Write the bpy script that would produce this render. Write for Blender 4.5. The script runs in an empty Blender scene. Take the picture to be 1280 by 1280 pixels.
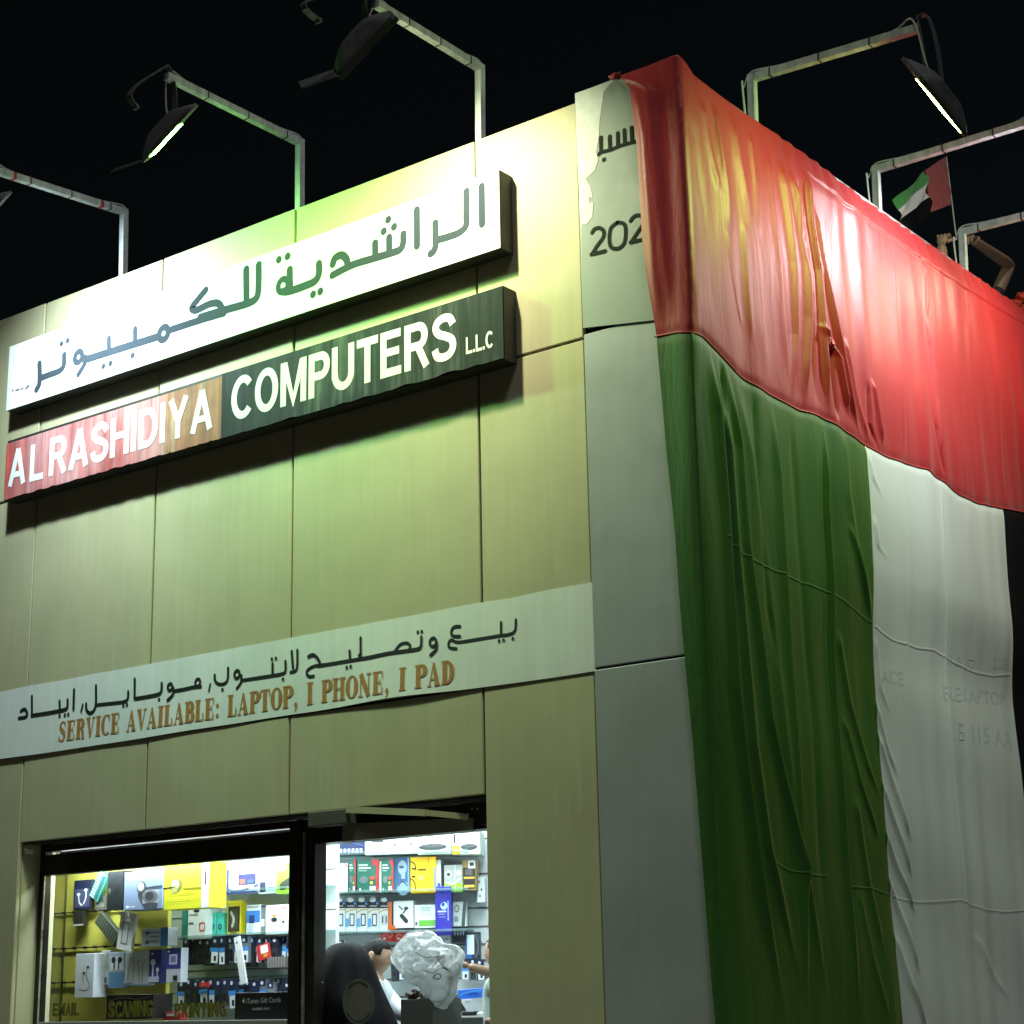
import bpy, bmesh, math, random
import numpy as np
from mathutils import Vector, Matrix, noise
random.seed(7); np.random.seed(7)
S = bpy.context.scene
C = S.collection
PI = math.pi
def R(a): return math.radians(a)

# ------------------------------------------------------------------ camera
CP = np.array([4.472451883561437, -7.345554720251877, 1.5])
F = 2250.8445522
PITCH, YAW, ROLL = 0.2618242988237071, 0.6538774123815153, -0.02045365838366559
fwd = np.array([-math.sin(YAW)*math.cos(PITCH), math.cos(YAW)*math.cos(PITCH), math.sin(PITCH)])
rt = np.array([math.cos(YAW), math.sin(YAW), 0.0]); up = np.cross(rt, fwd)
rt2 = rt*math.cos(ROLL) + up*math.sin(ROLL); up2 = np.cross(rt2, fwd)
cd = bpy.data.cameras.new('camera'); co = bpy.data.objects.new('camera', cd); C.objects.link(co)
cd.sensor_width = 36; cd.lens = F/1280*36; cd.clip_start = 0.1; cd.clip_end = 900
M = Matrix.Identity(4)
for i in range(3):
    M[i][0] = rt2[i]; M[i][1] = up2[i]; M[i][2] = -fwd[i]; M[i][3] = CP[i]
co.matrix_world = M
S.camera = co

# ------------------------------------------------------------------ world, moonless night
W = bpy.data.worlds.new('World'); S.world = W; W.use_nodes = True
nt = W.node_tree; bgn = nt.nodes['Background']
sky = nt.nodes.new('ShaderNodeTexSky'); sky.sky_type = 'NISHITA'; sky.sun_disc = False
sky.sun_elevation = R(4); sky.sun_rotation = R(200); sky.altitude = 20
nt.links.new(sky.outputs[0], bgn.inputs[0]); bgn.inputs[1].default_value = 0.0022
sd = bpy.data.lights.new('night_fill', 'SUN'); sd.energy = 0.80; sd.angle = R(12); sd.color = (0.96, 1.0, 0.98)  # sun lamp added as even fill, standing in for unseen street light
so = bpy.data.objects.new('night_fill', sd); so.rotation_euler = (R(29), 0, R(58)); C.objects.link(so)
S.view_settings.view_transform = 'Standard'; S.view_settings.look = 'None'
S.view_settings.exposure = 0.0; S.view_settings.gamma = 1.0; S.view_settings.use_curve_mapping = False
try:
    S.cycles.max_bounces = 6; S.cycles.diffuse_bounces = 3; S.cycles.glossy_bounces = 3; S.cycles.sample_clamp_indirect = 4.0
except Exception: pass

# ------------------------------------------------------------------ pixel ray -> place
def ray(x, y): return fwd + (x-640)/F*rt2 - (y-640)/F*up2
def onY(x, y, y0=0.0):                      # point on a plane parallel to the shop front
    d = ray(x, y); return Vector(CP + d*((y0-CP[1])/d[1]))
def onX(x, y, x0=0.0):                      # point on a plane parallel to the side wall
    d = ray(x, y); return Vector(CP + d*((x0-CP[0])/d[0]))
def onP(x, y, P0, phi):
    n = np.array([-math.sin(phi), math.cos(phi), 0]); d = ray(x, y)
    return Vector(CP + d*(((np.array(P0)-CP)@n)/(d@n)))

# ------------------------------------------------------------------ colour + materials
def lin(r, g=None, b=None):
    if g is None: r, g, b = r
    f = lambda c: (c/255/12.92) if c/255 <= .04045 else ((c/255+.055)/1.055)**2.4
    return (f(r), f(g), f(b), 1)
MATS = {}
def mat(name, col, rough=.6, metal=0., spec=.5, bump=0., bscale=40., var=0., vscale=3., streak=0., emit=None, estr=0., stretch=(1,1,1), coat=0., trans=0., sheen=0.):
    if name in MATS: return MATS[name]
    m = bpy.data.materials.new(name); m.use_nodes = True; N = m.node_tree.nodes; L = m.node_tree.links
    b = N['Principled BSDF']
    b.inputs['Base Color'].default_value = col if len(col) == 4 else (*col, 1)
    b.inputs['Roughness'].default_value = rough; b.inputs['Metallic'].default_value = metal
    b.inputs['Specular IOR Level'].default_value = spec
    b.inputs['Coat Weight'].default_value = coat
    b.inputs['Sheen Weight'].default_value = sheen
    if trans: b.inputs['Transmission Weight'].default_value = trans
    if emit: b.inputs['Emission Color'].default_value = (*emit[:3], 1); b.inputs['Emission Strength'].default_value = estr
    tc = N.new('ShaderNodeNewGeometry'); mp = N.new('ShaderNodeMapping'); L.new(tc.outputs['Position'], mp.inputs[0])
    mp.inputs['Scale'].default_value = stretch
    src = None
    if var:
        n1 = N.new('ShaderNodeTexNoise'); n1.inputs['Scale'].default_value = vscale; n1.inputs['Detail'].default_value = 8; n1.inputs['Roughness'].default_value = .62
        L.new(mp.outputs[0], n1.inputs['Vector'])
        r1 = N.new('ShaderNodeMapRange'); r1.inputs[1].default_value = .3; r1.inputs[2].default_value = .7; r1.inputs[3].default_value = 1-var; r1.inputs[4].default_value = 1+var*.6
        L.new(n1.outputs[0], r1.inputs[0]); src = r1.outputs[0]
        rr = N.new('ShaderNodeMapRange'); rr.inputs[1].default_value = .3; rr.inputs[2].default_value = .7
        rr.inputs[3].default_value = max(.05, rough-.1); rr.inputs[4].default_value = min(1, rough+.12)
        L.new(n1.outputs[0], rr.inputs[0]); L.new(rr.outputs[0], b.inputs['Roughness'])
    if streak:
        mp2 = N.new('ShaderNodeMapping'); mp2.inputs['Scale'].default_value = (9, 9, .55); L.new(tc.outputs['Position'], mp2.inputs[0])
        n2 = N.new('ShaderNodeTexNoise'); n2.inputs['Scale'].default_value = 2.2; n2.inputs['Detail'].default_value = 7; L.new(mp2.outputs[0], n2.inputs['Vector'])
        r2 = N.new('ShaderNodeMapRange'); r2.inputs[1].default_value = .35; r2.inputs[2].default_value = .68; r2.inputs[3].default_value = 1+streak*.5; r2.inputs[4].default_value = 1-streak
        L.new(n2.outputs[0], r2.inputs[0])
        if src:
            mm = N.new('ShaderNodeMath'); mm.operation = 'MULTIPLY'; L.new(src, mm.inputs[0]); L.new(r2.outputs[0], mm.inputs[1]); src = mm.outputs[0]
        else: src = r2.outputs[0]
    if src:
        vm = N.new('ShaderNodeVectorMath'); vm.operation = 'SCALE'; vm.inputs[0].default_value = col[:3]; L.new(src, vm.inputs['Scale']); L.new(vm.outputs[0], b.inputs['Base Color'])
    if bump:
        n3 = N.new('ShaderNodeTexNoise'); n3.inputs['Scale'].default_value = bscale; n3.inputs['Detail'].default_value = 6; L.new(mp.outputs[0], n3.inputs['Vector'])
        bp = N.new('ShaderNodeBump'); bp.inputs['Strength'].default_value = min(1, bump); bp.inputs['Distance'].default_value = .004
        L.new(n3.outputs[0], bp.inputs['Height']); L.new(bp.outputs[0], b.inputs['Normal'])
    MATS[name] = m; return m
def flat(rgb, rough=.45):                   # printed card / plastic of one colour
    return mat('print_%d_%d_%d' % tuple(rgb), lin(*rgb), rough, var=.05, vscale=30)

# ------------------------------------------------------------------ object helpers
def obj(name, bm, m=None, parent=None, smooth=False):
    me = bpy.data.meshes.new(name)
    if isinstance(bm, bmesh.types.BMesh): bm.to_mesh(me); bm.free()
    else: me.from_pydata(*bm); me.update()
    if smooth:
        for p in me.polygons: p.use_smooth = True
    if m is not None:
        for k in (m if isinstance(m, (list, tuple)) else [m]): me.materials.append(k)
    o = bpy.data.objects.new(name, me); C.objects.link(o)
    if parent is not None: o.parent = parent; o.matrix_parent_inverse = Matrix.Translation(-Vector(parent.location))
    return o
def tag(o, label=None, cat=None, group=None, kind=None):
    if label: o['label'] = label
    if cat: o['category'] = cat
    if group: o['group'] = group
    if kind: o['kind'] = kind
    return o
def thing(name, label, cat, loc=(0,0,0), group=None):
    o = bpy.data.objects.new(name, None); C.objects.link(o); o.location = loc; o.empty_display_size = .1
    return tag(o, label, cat, group)
def NB(): return bmesh.new()
def box(bm, lo, hi, bev=0., mi=0, rot=None, ctr=None):
    lo = Vector(lo); hi = Vector(hi); c = (lo+hi)/2; s = hi-lo
    r = bmesh.ops.create_cube(bm, size=1); vs = r['verts']
    bmesh.ops.scale(bm, verts=vs, vec=s)
    if bev:
        es = list({e for v in vs for e in v.link_edges})
        rb = bmesh.ops.bevel(bm, geom=es, offset=bev, segments=1, affect='EDGES'); vs = list({v for f in rb['faces'] for v in f.verts} | {v for v in vs if v.is_valid})
    if rot is not None: bmesh.ops.rotate(bm, verts=vs, cent=(0,0,0), matrix=rot)
    bmesh.ops.translate(bm, verts=vs, vec=c)
    for f in {f for v in vs for f in v.link_faces}: f.material_index = mi
    return vs
def bx(lo, hi, bev=0.): bm = NB(); box(bm, lo, hi, bev); return bm
def bar(bm, a, b, w, h=None, roll=0.):
    """square bar between two points"""
    a = Vector(a); b = Vector(b); h = h or w; d = (b-a); L = d.length; q = d.to_track_quat('Z', 'Y').to_matrix().to_4x4()
    r = bmesh.ops.create_cube(bm, size=1); vs = r['verts']; bmesh.ops.scale(bm, verts=vs, vec=(w, h, L))
    bmesh.ops.rotate(bm, verts=vs, cent=(0,0,0), matrix=Matrix.Rotation(roll, 3, 'Z'))
    bmesh.ops.transform(bm, verts=vs, matrix=Matrix.Translation((a+b)/2) @ q)
    return vs
def smoothpts(P, n=6):
    P = [Vector(p) for p in P]
    if len(P) < 3: return P
    out = []
    for i in range(len(P)-1):
        p0 = P[max(i-1, 0)]; p1 = P[i]; p2 = P[i+1]; p3 = P[min(i+2, len(P)-1)]
        for k in range(n):
            t = k/n; out.append(.5*((2*p1)+(p2-p0)*t+(2*p0-5*p1+4*p2-p3)*t*t+(3*p1-p0-3*p2+p3)*t**3))
    out.append(P[-1]); return out
def tube(bm, P, r, seg=8, caps=True):
    P = [Vector(p) for p in P]; rings = []; rr = r if isinstance(r, (list, tuple)) else [r]*len(P)
    up_ = Vector((0, 0, 1))
    for i, p in enumerate(P):
        d = (P[min(i+1, len(P)-1)]-P[max(i-1, 0)]).normalized()
        a = d.cross(up_ if abs(d.z) < .95 else Vector((1, 0, 0))).normalized(); b = d.cross(a)
        rings.append([bm.verts.new(p+a*math.cos(2*PI*k/seg)*rr[i]+b*math.sin(2*PI*k/seg)*rr[i]) for k in range(seg)])
    for i in range(len(rings)-1):
        for k in range(seg):
            bm.faces.new((rings[i][k], rings[i][(k+1) % seg], rings[i+1][(k+1) % seg], rings[i+1][k]))
    if caps: bm.faces.new(rings[0][::-1]); bm.faces.new(rings[-1])
def ribbon(P, hw, cap=True, closed=False):
    """flat round-ended stroke in 2D -> (verts2d, faces). hw: float or per point."""
    P = [Vector((p[0], p[1])) for p in P]; n = len(P); h = hw if isinstance(hw, (list, tuple)) else [hw]*n
    V = []; Fc = []
    for i in range(n):
        if closed: d = P[(i+1) % n]-P[(i-1) % n]
        else: d = P[min(i+1, n-1)]-P[max(i-1, 0)]
        if not closed and 0 < i < n-1:
            d1 = (P[i]-P[i-1]).normalized(); d2 = (P[i+1]-P[i]).normalized(); t = (d1+d2)
            t = t.normalized() if t.length > .2 else d1; k = 1/max(.55, abs(t.dot(d1)))
        else: t = d.normalized(); k = 1
        nn = Vector((-t.y, t.x)); V += [P[i]+nn*h[i]*k, P[i]-nn*h[i]*k]
    for i in range(n-1 if not closed else n):
        j = (i+1) % n; Fc.append((2*i, 2*i+1, 2*j+1, 2*j))
    if cap and not closed:
        for e, s in ((0, 1), (n-1, -1)):
            a = V[2*e]; c = P[e]; base = len(V); r = a-c; st = [2*e]
            for k in range(1, 8):
                an = s*PI*k/8; V.append(c+Vector((r.x*math.cos(an)-r.y*math.sin(an), r.x*math.sin(an)+r.y*math.cos(an)))); st.append(base+k-1)
            st.append(2*e+1); Fc.append(tuple(st))
    return V, Fc
def ring2(c, r, hw, n=28, sy=1.):
    P = [(c[0]+r*math.cos(2*PI*k/n), c[1]+r*sy*math.sin(2*PI*k/n)) for k in range(n)]
    return ribbon(P, hw, closed=True)
def dot2(c, r, n=16): return [Vector((c[0]+r*math.cos(2*PI*k/n), c[1]+r*math.sin(2*PI*k/n))) for k in range(n)], [tuple(range(n))]

# --- lettering: list of (V2,F2) in a frame, laid as slightly raised film on a plane point function
def lay(name, strokes, fn, m, parent, th=.0012, thick=.0006):
    """fn(u, v, h) -> world point at height h above the surface"""
    V = []; Fc = []
    for i, (v2, f2) in enumerate(strokes):
        h = thick + (i % 9)*.00018; b = len(V)
        V += [fn(p[0], p[1], h) for p in v2]; Fc += [tuple(b+k for k in f) for f in f2]
    o = obj(name, (V, [], Fc), m, parent)
    return o
def text2d(body, bold=0.0, extra_space=1.0):
    """builtin font outline -> list of per-letter (V2,F2), scaled so cap height = 1, origin at left baseline; returns width"""
    c = bpy.data.curves.new('t', 'FONT'); c.body = body; c.offset = bold; c.resolution_u = 3; c.space_character = extra_space
    o = bpy.data.objects.new('t', c); C.objects.link(o); dg = bpy.context.evaluated_depsgraph_get(); dg.update()
    me = o.evaluated_get(dg).to_mesh(); V = [Vector((v.co.x, v.co.y)) for v in me.vertices]; Fc = [tuple(p.vertices) for p in me.polygons]
    o.evaluated_get(dg).to_mesh_clear(); bpy.data.objects.remove(o); bpy.data.curves.remove(c)
    x0 = min(v.x for v in V); x1 = max(v.x for v in V); y0 = min(v.y for v in V); y1 = max(v.y for v in V)
    return [Vector((v.x-x0, v.y)) for v in V], Fc, x1-x0, y0, y1
def put_text(name, body, frame, x0, x1, z0, z1, m, parent, bold=0.0, h=.001, space=1.0):
    """frame(a, z, h)->point; fill the rectangle a x0..x1, z z0..z1 (cap height) """
    V, Fc, w, y0, y1 = text2d(body, bold, space)
    lo = min(0, y0) if y0 > -.05 else 0
    P = [frame(x0+(x1-x0)*v.x/w, z0+(z1-z0)*(v.y-lo)/(.70+2*abs(bold)-lo if True else 1), h) for v in V]
    return obj(name, (P, [], Fc), m, parent)
def frameY(y0): return lambda a, z, h: Vector((a, y0-h, z))

# fonts for the service line: heavy upright serif capitals built from strokes (unit height)
def serif(ch):
    t = .055; st = .13; out = []; ln = lambda P, h: out.append(ribbon(P, h, cap=False))
    def stem(x, y0=0, y1=1, w=st, s=.2):
        ln([(x, y0), (x, y1)], w)
        if y0 == 0: ln([(x-s, t/2), (x+s, t/2)], t/2)
        if y1 == 1: ln([(x-s, 1-t/2), (x+s, 1-t/2)], t/2)
    def arc(cx, cy, rx, ry, a0, a1, wt=st, n=16):
        P = []; H = []
        for k in range(n+1):
            a = R(a0+(a1-a0)*k/n); P.append((cx+rx*math.cos(a), cy+ry*math.sin(a))); H.append(t/2+(wt-t/2)*abs(math.cos(a))**1.6)
        out.append(ribbon(P, H, cap=False))
    w = .7
    if ch == 'I': stem(.22); w = .44
    elif ch == 'E':
        stem(.2); ln([(.2, 1-t/2), (.62, 1-t/2)], t/2); ln([(.2, t/2), (.62, t/2)], t/2); ln([(.2, .52), (.48, .52)], t/2)
        ln([(.6, 1), (.6, .7)], .03); ln([(.6, 0), (.6, .3)], .03); ln([(.48, .4), (.48, .64)], .03); w = .7
    elif ch == 'L': stem(.2); ln([(.2, t/2), (.6, t/2)], t/2); ln([(.59, 0), (.59, .35)], .035); w = .66
    elif ch == 'T': stem(.33, w=st); ln([(0, 1-t/2), (.66, 1-t/2)], t/2); ln([(.03, 1), (.03, .68)], .03); ln([(.63, 1), (.63, .68)], .03); w = .7
    elif ch == 'H': stem(.18, w=.11); stem(.62, w=.11); ln([(.2, .52), (.6, .52)], t/2); w = .82
    elif ch == 'P': stem(.2); arc(.3, .73, .3, .245, -90, 90); w = .68
    elif ch == 'B': stem(.2); arc(.3, .76, .25, .215, -90, 90); arc(.3, .28, .3, .255, -90, 90); w = .7
    elif ch == 'R': stem(.2); arc(.3, .75, .26, .225, -90, 90); ln([(.42, .52), (.55, .35), (.58, .04), (.7, .04)], [.05, .1, .09, .03]); w = .76
    elif ch == 'D': stem(.2); arc(.25, .5, .36, .475, -90, 90); w = .74
    elif ch == 'O': arc(.36, .5, .27, .475, 0, 360, n=30); w = .72
    elif ch == 'C': arc(.38, .5, .29, .475, 50, 310, n=24); ln([(.6, .98), (.6, .66)], .03); w = .7
    elif ch == 'S': ln(smoothpts([(.55, .8, 0), (.44, .96, 0), (.25, .94, 0), (.15, .76, 0), (.28, .58, 0), (.46, .42, 0), (.52, .24, 0), (.42, .05, 0), (.22, .04, 0), (.1, .24, 0)], 3), [.03+.09*math.exp(-((k-14)/6)**2) for k in range(28)]); ln([(.56, .98), (.56, .72)], .025); ln([(.09, .02), (.09, .3)], .025); w = .66
    elif ch == 'A': ln([(.36, 1), (.12, 0)], .03); ln([(.36, 1), (.58, 0)], [.06, .13]); ln([(.2, .3), (.5, .3)], t/2); ln([(0, t/2), (.25, t/2)], t/2); ln([(.4, t/2), (.76, t/2)], t/2); w = .76
    elif ch == 'V': ln([(.36, 0), (.6, 1)], .03); ln([(.36, 0), (.15, 1)], [.05, .13]); ln([(-.02, 1-t/2), (.32, 1-t/2)], t/2); ln([(.47, 1-t/2), (.72, 1-t/2)], t/2); w = .7
    elif ch == 'N': ln([(.15, 0), (.15, 1)], .03); ln([(.65, 0), (.65, 1)], .03); ln([(.15, 1), (.65, 0)], .12); ln([(0, t/2), (.3, t/2)], t/2); ln([(.5, 1-t/2), (.8, 1-t/2)], t/2); w = .84
    elif ch == ',': out.append(dot2((.15, .1), .1)); ln([(.2, .08), (.17, -.1), (.06, -.2)], [.05, .035, .01]); w = .34
    elif ch == ':': out.append(dot2((.15, .12), .1)); out.append(dot2((.15, .6), .1)); w = .34
    else: w = .42
    return out, w

# ------------------------------------------------------------------ materials of the place
m_panel = mat('cladding_champagne', (.50, .465, .295, 1), .55, metal=.05, spec=.3, var=.10, vscale=1.1, streak=.045, bump=1., bscale=1.7)
m_pillar = mat('cladding_silver', (.385, .40, .415, 1), .5, metal=.15, spec=.3, var=.09, vscale=1.5, streak=.03, bump=1., bscale=1.7)
m_joint = mat('joint_black', (.012, .012, .010, 1), .8)
m_wall = mat('render_grey', (.22, .22, .2, 1), .85, var=.2, bump=.4)
m_steel = mat('painted_steel_white', (.46, .49, .49, 1), .6, spec=.3, var=.2, vscale=14, streak=.3)
m_dark = mat('aluminium_dark_bronze', (.022, .018, .014, 1), .35, metal=.4, var=.2, vscale=12)
m_lampbody = mat('cast_lamp_grey', (.11, .115, .108, 1), .55, metal=.3, var=.25, vscale=18)
m_cable = mat('cable_grey', (.45, .45, .43, 1), .6)
m_cabled = mat('cable_black', (.02, .02, .02, 1), .5)
m_black = mat('black_plastic', (.012, .012, .013, 1), .45)

# ================================================================== GROUND
g = obj('ground', bx((-300, -300, -.5), (300, 300, 0)), mat('asphalt', (.05, .05, .05, 1), .85, var=.3, bump=.5, bscale=60)); g['kind'] = 'structure'
pv = obj('pavement', bx((-14, -2.6, .004), (2.2, 12, .13), .01), mat('paving', (.22, .21, .19, 1), .8, var=.25, bump=.4)); pv['kind'] = 'structure'
st = thing('entrance_step', 'tiled entrance step in front of the shop doorway', 'step', (-3.3, -.3, .13))
obj('tread', bx((-5.2, -.42, .134), (-1.38, -.004, .29), .008), mat('step_tile', (.3, .28, .25, 1), .5, var=.2), st)

# ================================================================== SHOP BUILDING
FL = .45                                      # shop floor
XL, XR = -5.2, -1.372                         # door recess
ZD = 2.50                                     # top of the recess
BD = thing('shop_building', 'two storey corner shop with olive metal cladding and lit doorway', 'building', (0, 0, 0))
bm = NB()
box(bm, (-7.8, .05, 0), (XL-.02, .32, 6.19)); box(bm, (XR+.02, .05, 0), (-.05, .32, 6.19)); box(bm, (XL-.02, .05, ZD+.02), (XR+.02, .32, 6.19))
box(bm, (-.3, .321, 0), (-.05, 7.6, 6.19)); box(bm, (-7.8, .321, 0), (-7.55, 7.6, 6.19)); box(bm, (-7.549, 7.35, 0), (-.301, 7.6, 6.19))
obj('wall', bm, m_joint, BD)
obj('roof', bx((-7.54, .33, 5.0), (-.31, 7.34, 5.15)), m_wall, BD)
for lo, hi in (((-7.8, .02, 6.191), (-.66, .34, 6.215)), ((-.32, .345, 6.191), (-.02, 7.6, 6.23))): obj('parapet_cap', bx(lo, hi, .003), m_pillar, BD)
cols = [-7.75, -6.45, -5.2, -4.0, -2.79, -1.372, -.652]
TOPZ = 6.22; J1 = 4.84; J2 = 3.07
def panel(x0, x1, z0, z1, m=m_panel, y=0., tilt=0.):
    gp = .007
    bm = NB(); box(bm, (x0+gp, 0, z0+gp), (x1-gp, .03, z1-gp), .004)
    for v in bm.verts: v.co.y += y + tilt*((v.co.x-x0)*.5+(z1-v.co.z)*.3)*.01
    return obj('cladding_panel', bm, m, BD)
for i in range(6):
    a, b = cols[i], cols[i+1]; t = random.uniform(-.4, .4)
    panel(a, b, J1, TOPZ, tilt=t*2.5); panel(a, b, J2, J1, tilt=-t)
    if i < 2: panel(a, b, FL-.3, J2, y=.002)
    elif i < 5: panel(a, b, ZD, J2, tilt=t)
    else: panel(a, b, .15, J2, tilt=t*.5)
# silver corner pillar cladding, a little proud
for z0, z1, yy in ((4.895, 6.265, -.018), (J2, 4.86, -.012), (.15, J2, -.012)):
    bm = NB(); box(bm, (-.648, yy, z0+.006), (-.004, .04, z1-.006), .004); obj('corner_panel', bm, m_pillar, BD)
ys = [.045, 1.2, 2.4, 3.6, 4.8, 6.0, 7.2]
for i in range(6):
    for z0, z1 in ((4.895, 6.22), (J2, 4.88), (.15, J2)):
        obj('side_panel', bx((-.045, ys[i]+.006, z0+.006), (-.012, ys[i+1]-.006, z1-.006), .003), m_pillar, BD)
# reveals of the recess
obj('reveal', bx((XL-.018, .034, .15), (XL, .30, ZD), .002), m_panel, BD)
obj('reveal', bx((XR, .034, .15), (XR+.018, .30, ZD), .002), m_panel, BD)
obj('soffit', bx((XL, .034, ZD-.006), (XR, .30, ZD+.014), .002), m_dark, BD)

# ---- shopfront: fixed window, mullion, open door with closer
YF = .20
zs_l = 1.27+1.5                                # unused marker
SF = thing('shopfront', 'dark bronze aluminium shopfront with display window and open glass door', 'shopfront', (-3.3, YF, FL))
def part(name, bm, m, par, **k): return obj(name, bm, m, par, **k)
pA = onY(56, 1180, YF); pB = onY(366, 1180, YF); pC = onY(400, 1180, YF)
xw0, xw1, xw2 = pA.x, pB.x, pC.x
ztr = onY(200, 1083, YF).z; ztr2 = onY(200, 1056, YF).z
part('window_frame', bx((XL, YF-.03, FL), (xw0, YF+.03, ZD-.01), .003), m_dark, SF)
part('mullion', bx((xw1, YF-.04, FL), (xw1+.085, YF+.04, ZD-.01), .003), m_dark, SF)
part('head_rail', bx((xw0, YF-.03, ztr), (xw1, YF+.03, ztr2), .003), m_dark, SF)
for k, z in enumerate((ztr2+.018, ztr2+.075)):
    part('louvre_slat', bx((XL+.03, YF-.045, z), (xw1, YF+.02, z+.042), .004), m_dark, SF)
    part('painted_slit_light', bx((XL+.08, YF-.052, z+.043), (xw1, YF-.046, z+.053)), mat('bright_strip', (.75, .76, .74, 1), .3, metal=.8, var=.5, vscale=6), SF)  # bright bar imitates shop light leaking between the slats
part('bottom_rail', bx((xw0, YF-.03, FL), (xw1, YF+.03, onY(200, 1276, YF).z), .003), mat('sill_grey', (.2, .2, .19, 1), .5), SF)
part('window_edge_strip', bx((xw0+.001, YF-.034, FL+.05), (xw0+.012, YF-.028, ztr)), mat('bright_strip', (.7, .7, .7, 1), .3), SF)
mg = bpy.data.materials.new('clear_glass'); mg.use_nodes = True; N = mg.node_tree.nodes; L = mg.node_tree.links
tr = N.new('ShaderNodeBsdfTransparent'); tr.inputs[0].default_value = (.93, .96, .95, 1); gl = N.new('ShaderNodeBsdfGlossy'); gl.inputs['Roughness'].default_value = .02
mx = N.new('ShaderNodeMixShader'); fr = N.new('ShaderNodeFresnel'); fr.inputs[0].default_value = 1.45
gb_ = N.new('ShaderNodeNewGeometry'); iv = N.new('ShaderNodeMath'); iv.operation = 'SUBTRACT'; iv.inputs[0].default_value = 1.0; L.new(gb_.outputs['Backfacing'], iv.inputs[1]); ml = N.new('ShaderNodeMath'); ml.operation = 'MULTIPLY'; L.new(fr.outputs[0], ml.inputs[0]); L.new(iv.outputs[0], ml.inputs[1]); L.new(ml.outputs[0], mx.inputs[0]); L.new(tr.outputs[0], mx.inputs[1]); L.new(gl.outputs[0], mx.inputs[2]); L.new(mx.outputs[0], N['Material Output'].inputs[0])
zbot = onY(200, 1276, YF).z
part('glass_pane', bx((xw0+.013, YF-.004, zbot), (xw1, YF+.004, ztr)), mg, SF)
# door: header with tapering rail, closer box and folding arm
zdh = onY(500, 1040, YF).z
dj = part('door_jamb', bx((xw1+.086, YF-.07, FL), (xw1+.115, YF+.06, ZD-.01), .003), m_dark, SF)
part('jamb_reflection_strip', bx((xw1+.128, YF-.062, FL+.3), (xw1+.15, YF-.052, onY(400, 1040, YF).z), .002), mat('reflection_tone', (.35, .38, .36, 1), .25, metal=.7, var=.6, vscale=5), SF)  # pale strip imitates a reflection on the door stile
part('door_stile', bx((xw1+.116, YF-.05, FL), (xw2, YF+.05, ZD-.012), .003), m_dark, SF)
part('door_head', bx((xw1+.151, YF-.03, onY(500, 1046, YF).z), (XR, YF+.1, ZD-.01), .003), m_dark, SF)
cb0 = onY(384, 1034, -.05); cb1 = onY(434, 1010, -.05)
part('door_closer', bx((cb0.x, -.05, cb0.z), (cb1.x, .03, cb1.z), .006), mat('closer_grey', (.09, .088, .075, 1), .6, spec=.2, var=.1), SF)
bm = NB(); bar(bm, onY(434, 1012, -.05), onY(533, 1016, -.03), .02, .035); obj('closer_arm', bm, m_panel, SF)
bm = NB(); bar(bm, onY(533, 1016, -.03), onY(585, 1021, .05), .018, .03); obj('closer_arm', bm, m_panel, SF)
bm = NB()
Q = [onY(428, 1030, .03), onY(586, 1022, .13), onY(586, 1038, .13), onY(427, 1052, .03)]
vs = [bm.verts.new(q) for q in Q]+[bm.verts.new(q+Vector((0, .05, 0))) for q in Q]
for f in ((0,1,2,3), (7,6,5,4), (0,4,5,1), (1,5,6,2), (2,6,7,3), (3,7,4,0)): bm.faces.new([vs[k] for k in f])
obj('door_top_rail', bm, mat('rail_olive', (.26, .24, .19, 1), .5, metal=.1, var=.2), SF)
bm = NB(); box(bm, (XR-.10, .1, onY(590, 1034, .15).z), (XR-.004, .19, onY(590, 1008, .15).z), .003); obj('pivot_block', bm, m_black, SF)
for q in ((590, 1011), (597, 1011)):
    bm = NB(); bmesh.ops.create_icosphere(bm, subdivisions=1, radius=.006, matrix=Matrix.Translation(onY(*q, .095))); obj('screw', bm, m_steel, SF)
part('lock_strip', bx((XR-.035, .2, FL+.3), (XR-.015, .22, onY(596, 1018, .2).z)), m_steel, SF)

# ================================================================== SIGNS
SD = .12
m_signside = mat('sign_box_dark', (.018, .017, .015, 1), .6, var=.3, vscale=8)
m_white = mat('sign_white_acrylic', (.78, .79, .77, 1), .6, spec=.2, var=.04, vscale=4, streak=.06)
def sign_box(name, label, x0, x1, z0, z1):
    t = thing(name, label, 'sign', ((x0+x1)/2, 0, z0))
    bm = NB(); box(bm, (x0, -SD+.006, z0), (x1, -.002, z1), .003); obj('sign_box', bm, m_signside, t)
    return t
e = [onY(10.6, 433, -SD), onY(9, 511, -SD), onY(622, 213, -SD), onY(627, 312, -SD)]
ux0 = (e[0].x+e[1].x)/2; ux1 = (e[2].x+e[3].x)/2; uz1 = (e[0].z+e[2].z)/2; uz0 = (e[1].z+e[3].z)/2
T1 = sign_box('arabic_sign', 'long white shop sign with dark Arabic lettering, upper of two', ux0, ux1, uz0, uz1)
face1 = obj('sign_face', bx((ux0+.001, -SD, uz0+.001), (ux1-.001, -SD+.005, uz1-.001)), m_white, T1)
e = [onY(8, 553, -SD), onY(5, 627, -SD), onY(628, 354, -SD), onY(630, 447, -SD)]
lx0 = (e[0].x+e[1].x)/2; lx1 = (e[2].x+e[3].x)/2; lz1 = (e[0].z+e[2].z)/2; lz0 = (e[1].z+e[3].z)/2
T2 = sign_box('computer_shop_sign', 'red and black shop sign with white capitals, lower of two', lx0, lx1, lz0, lz1)
m_red = mat('faded_red_vinyl', (.42, .075, .07, 1), .7, spec=.2, var=.35, vscale=2.2, streak=.5)
m_tan = mat('faded_orange_vinyl', (.36, .16, .10, 1), .7, spec=.2, var=.3, vscale=5, streak=.35)
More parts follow.
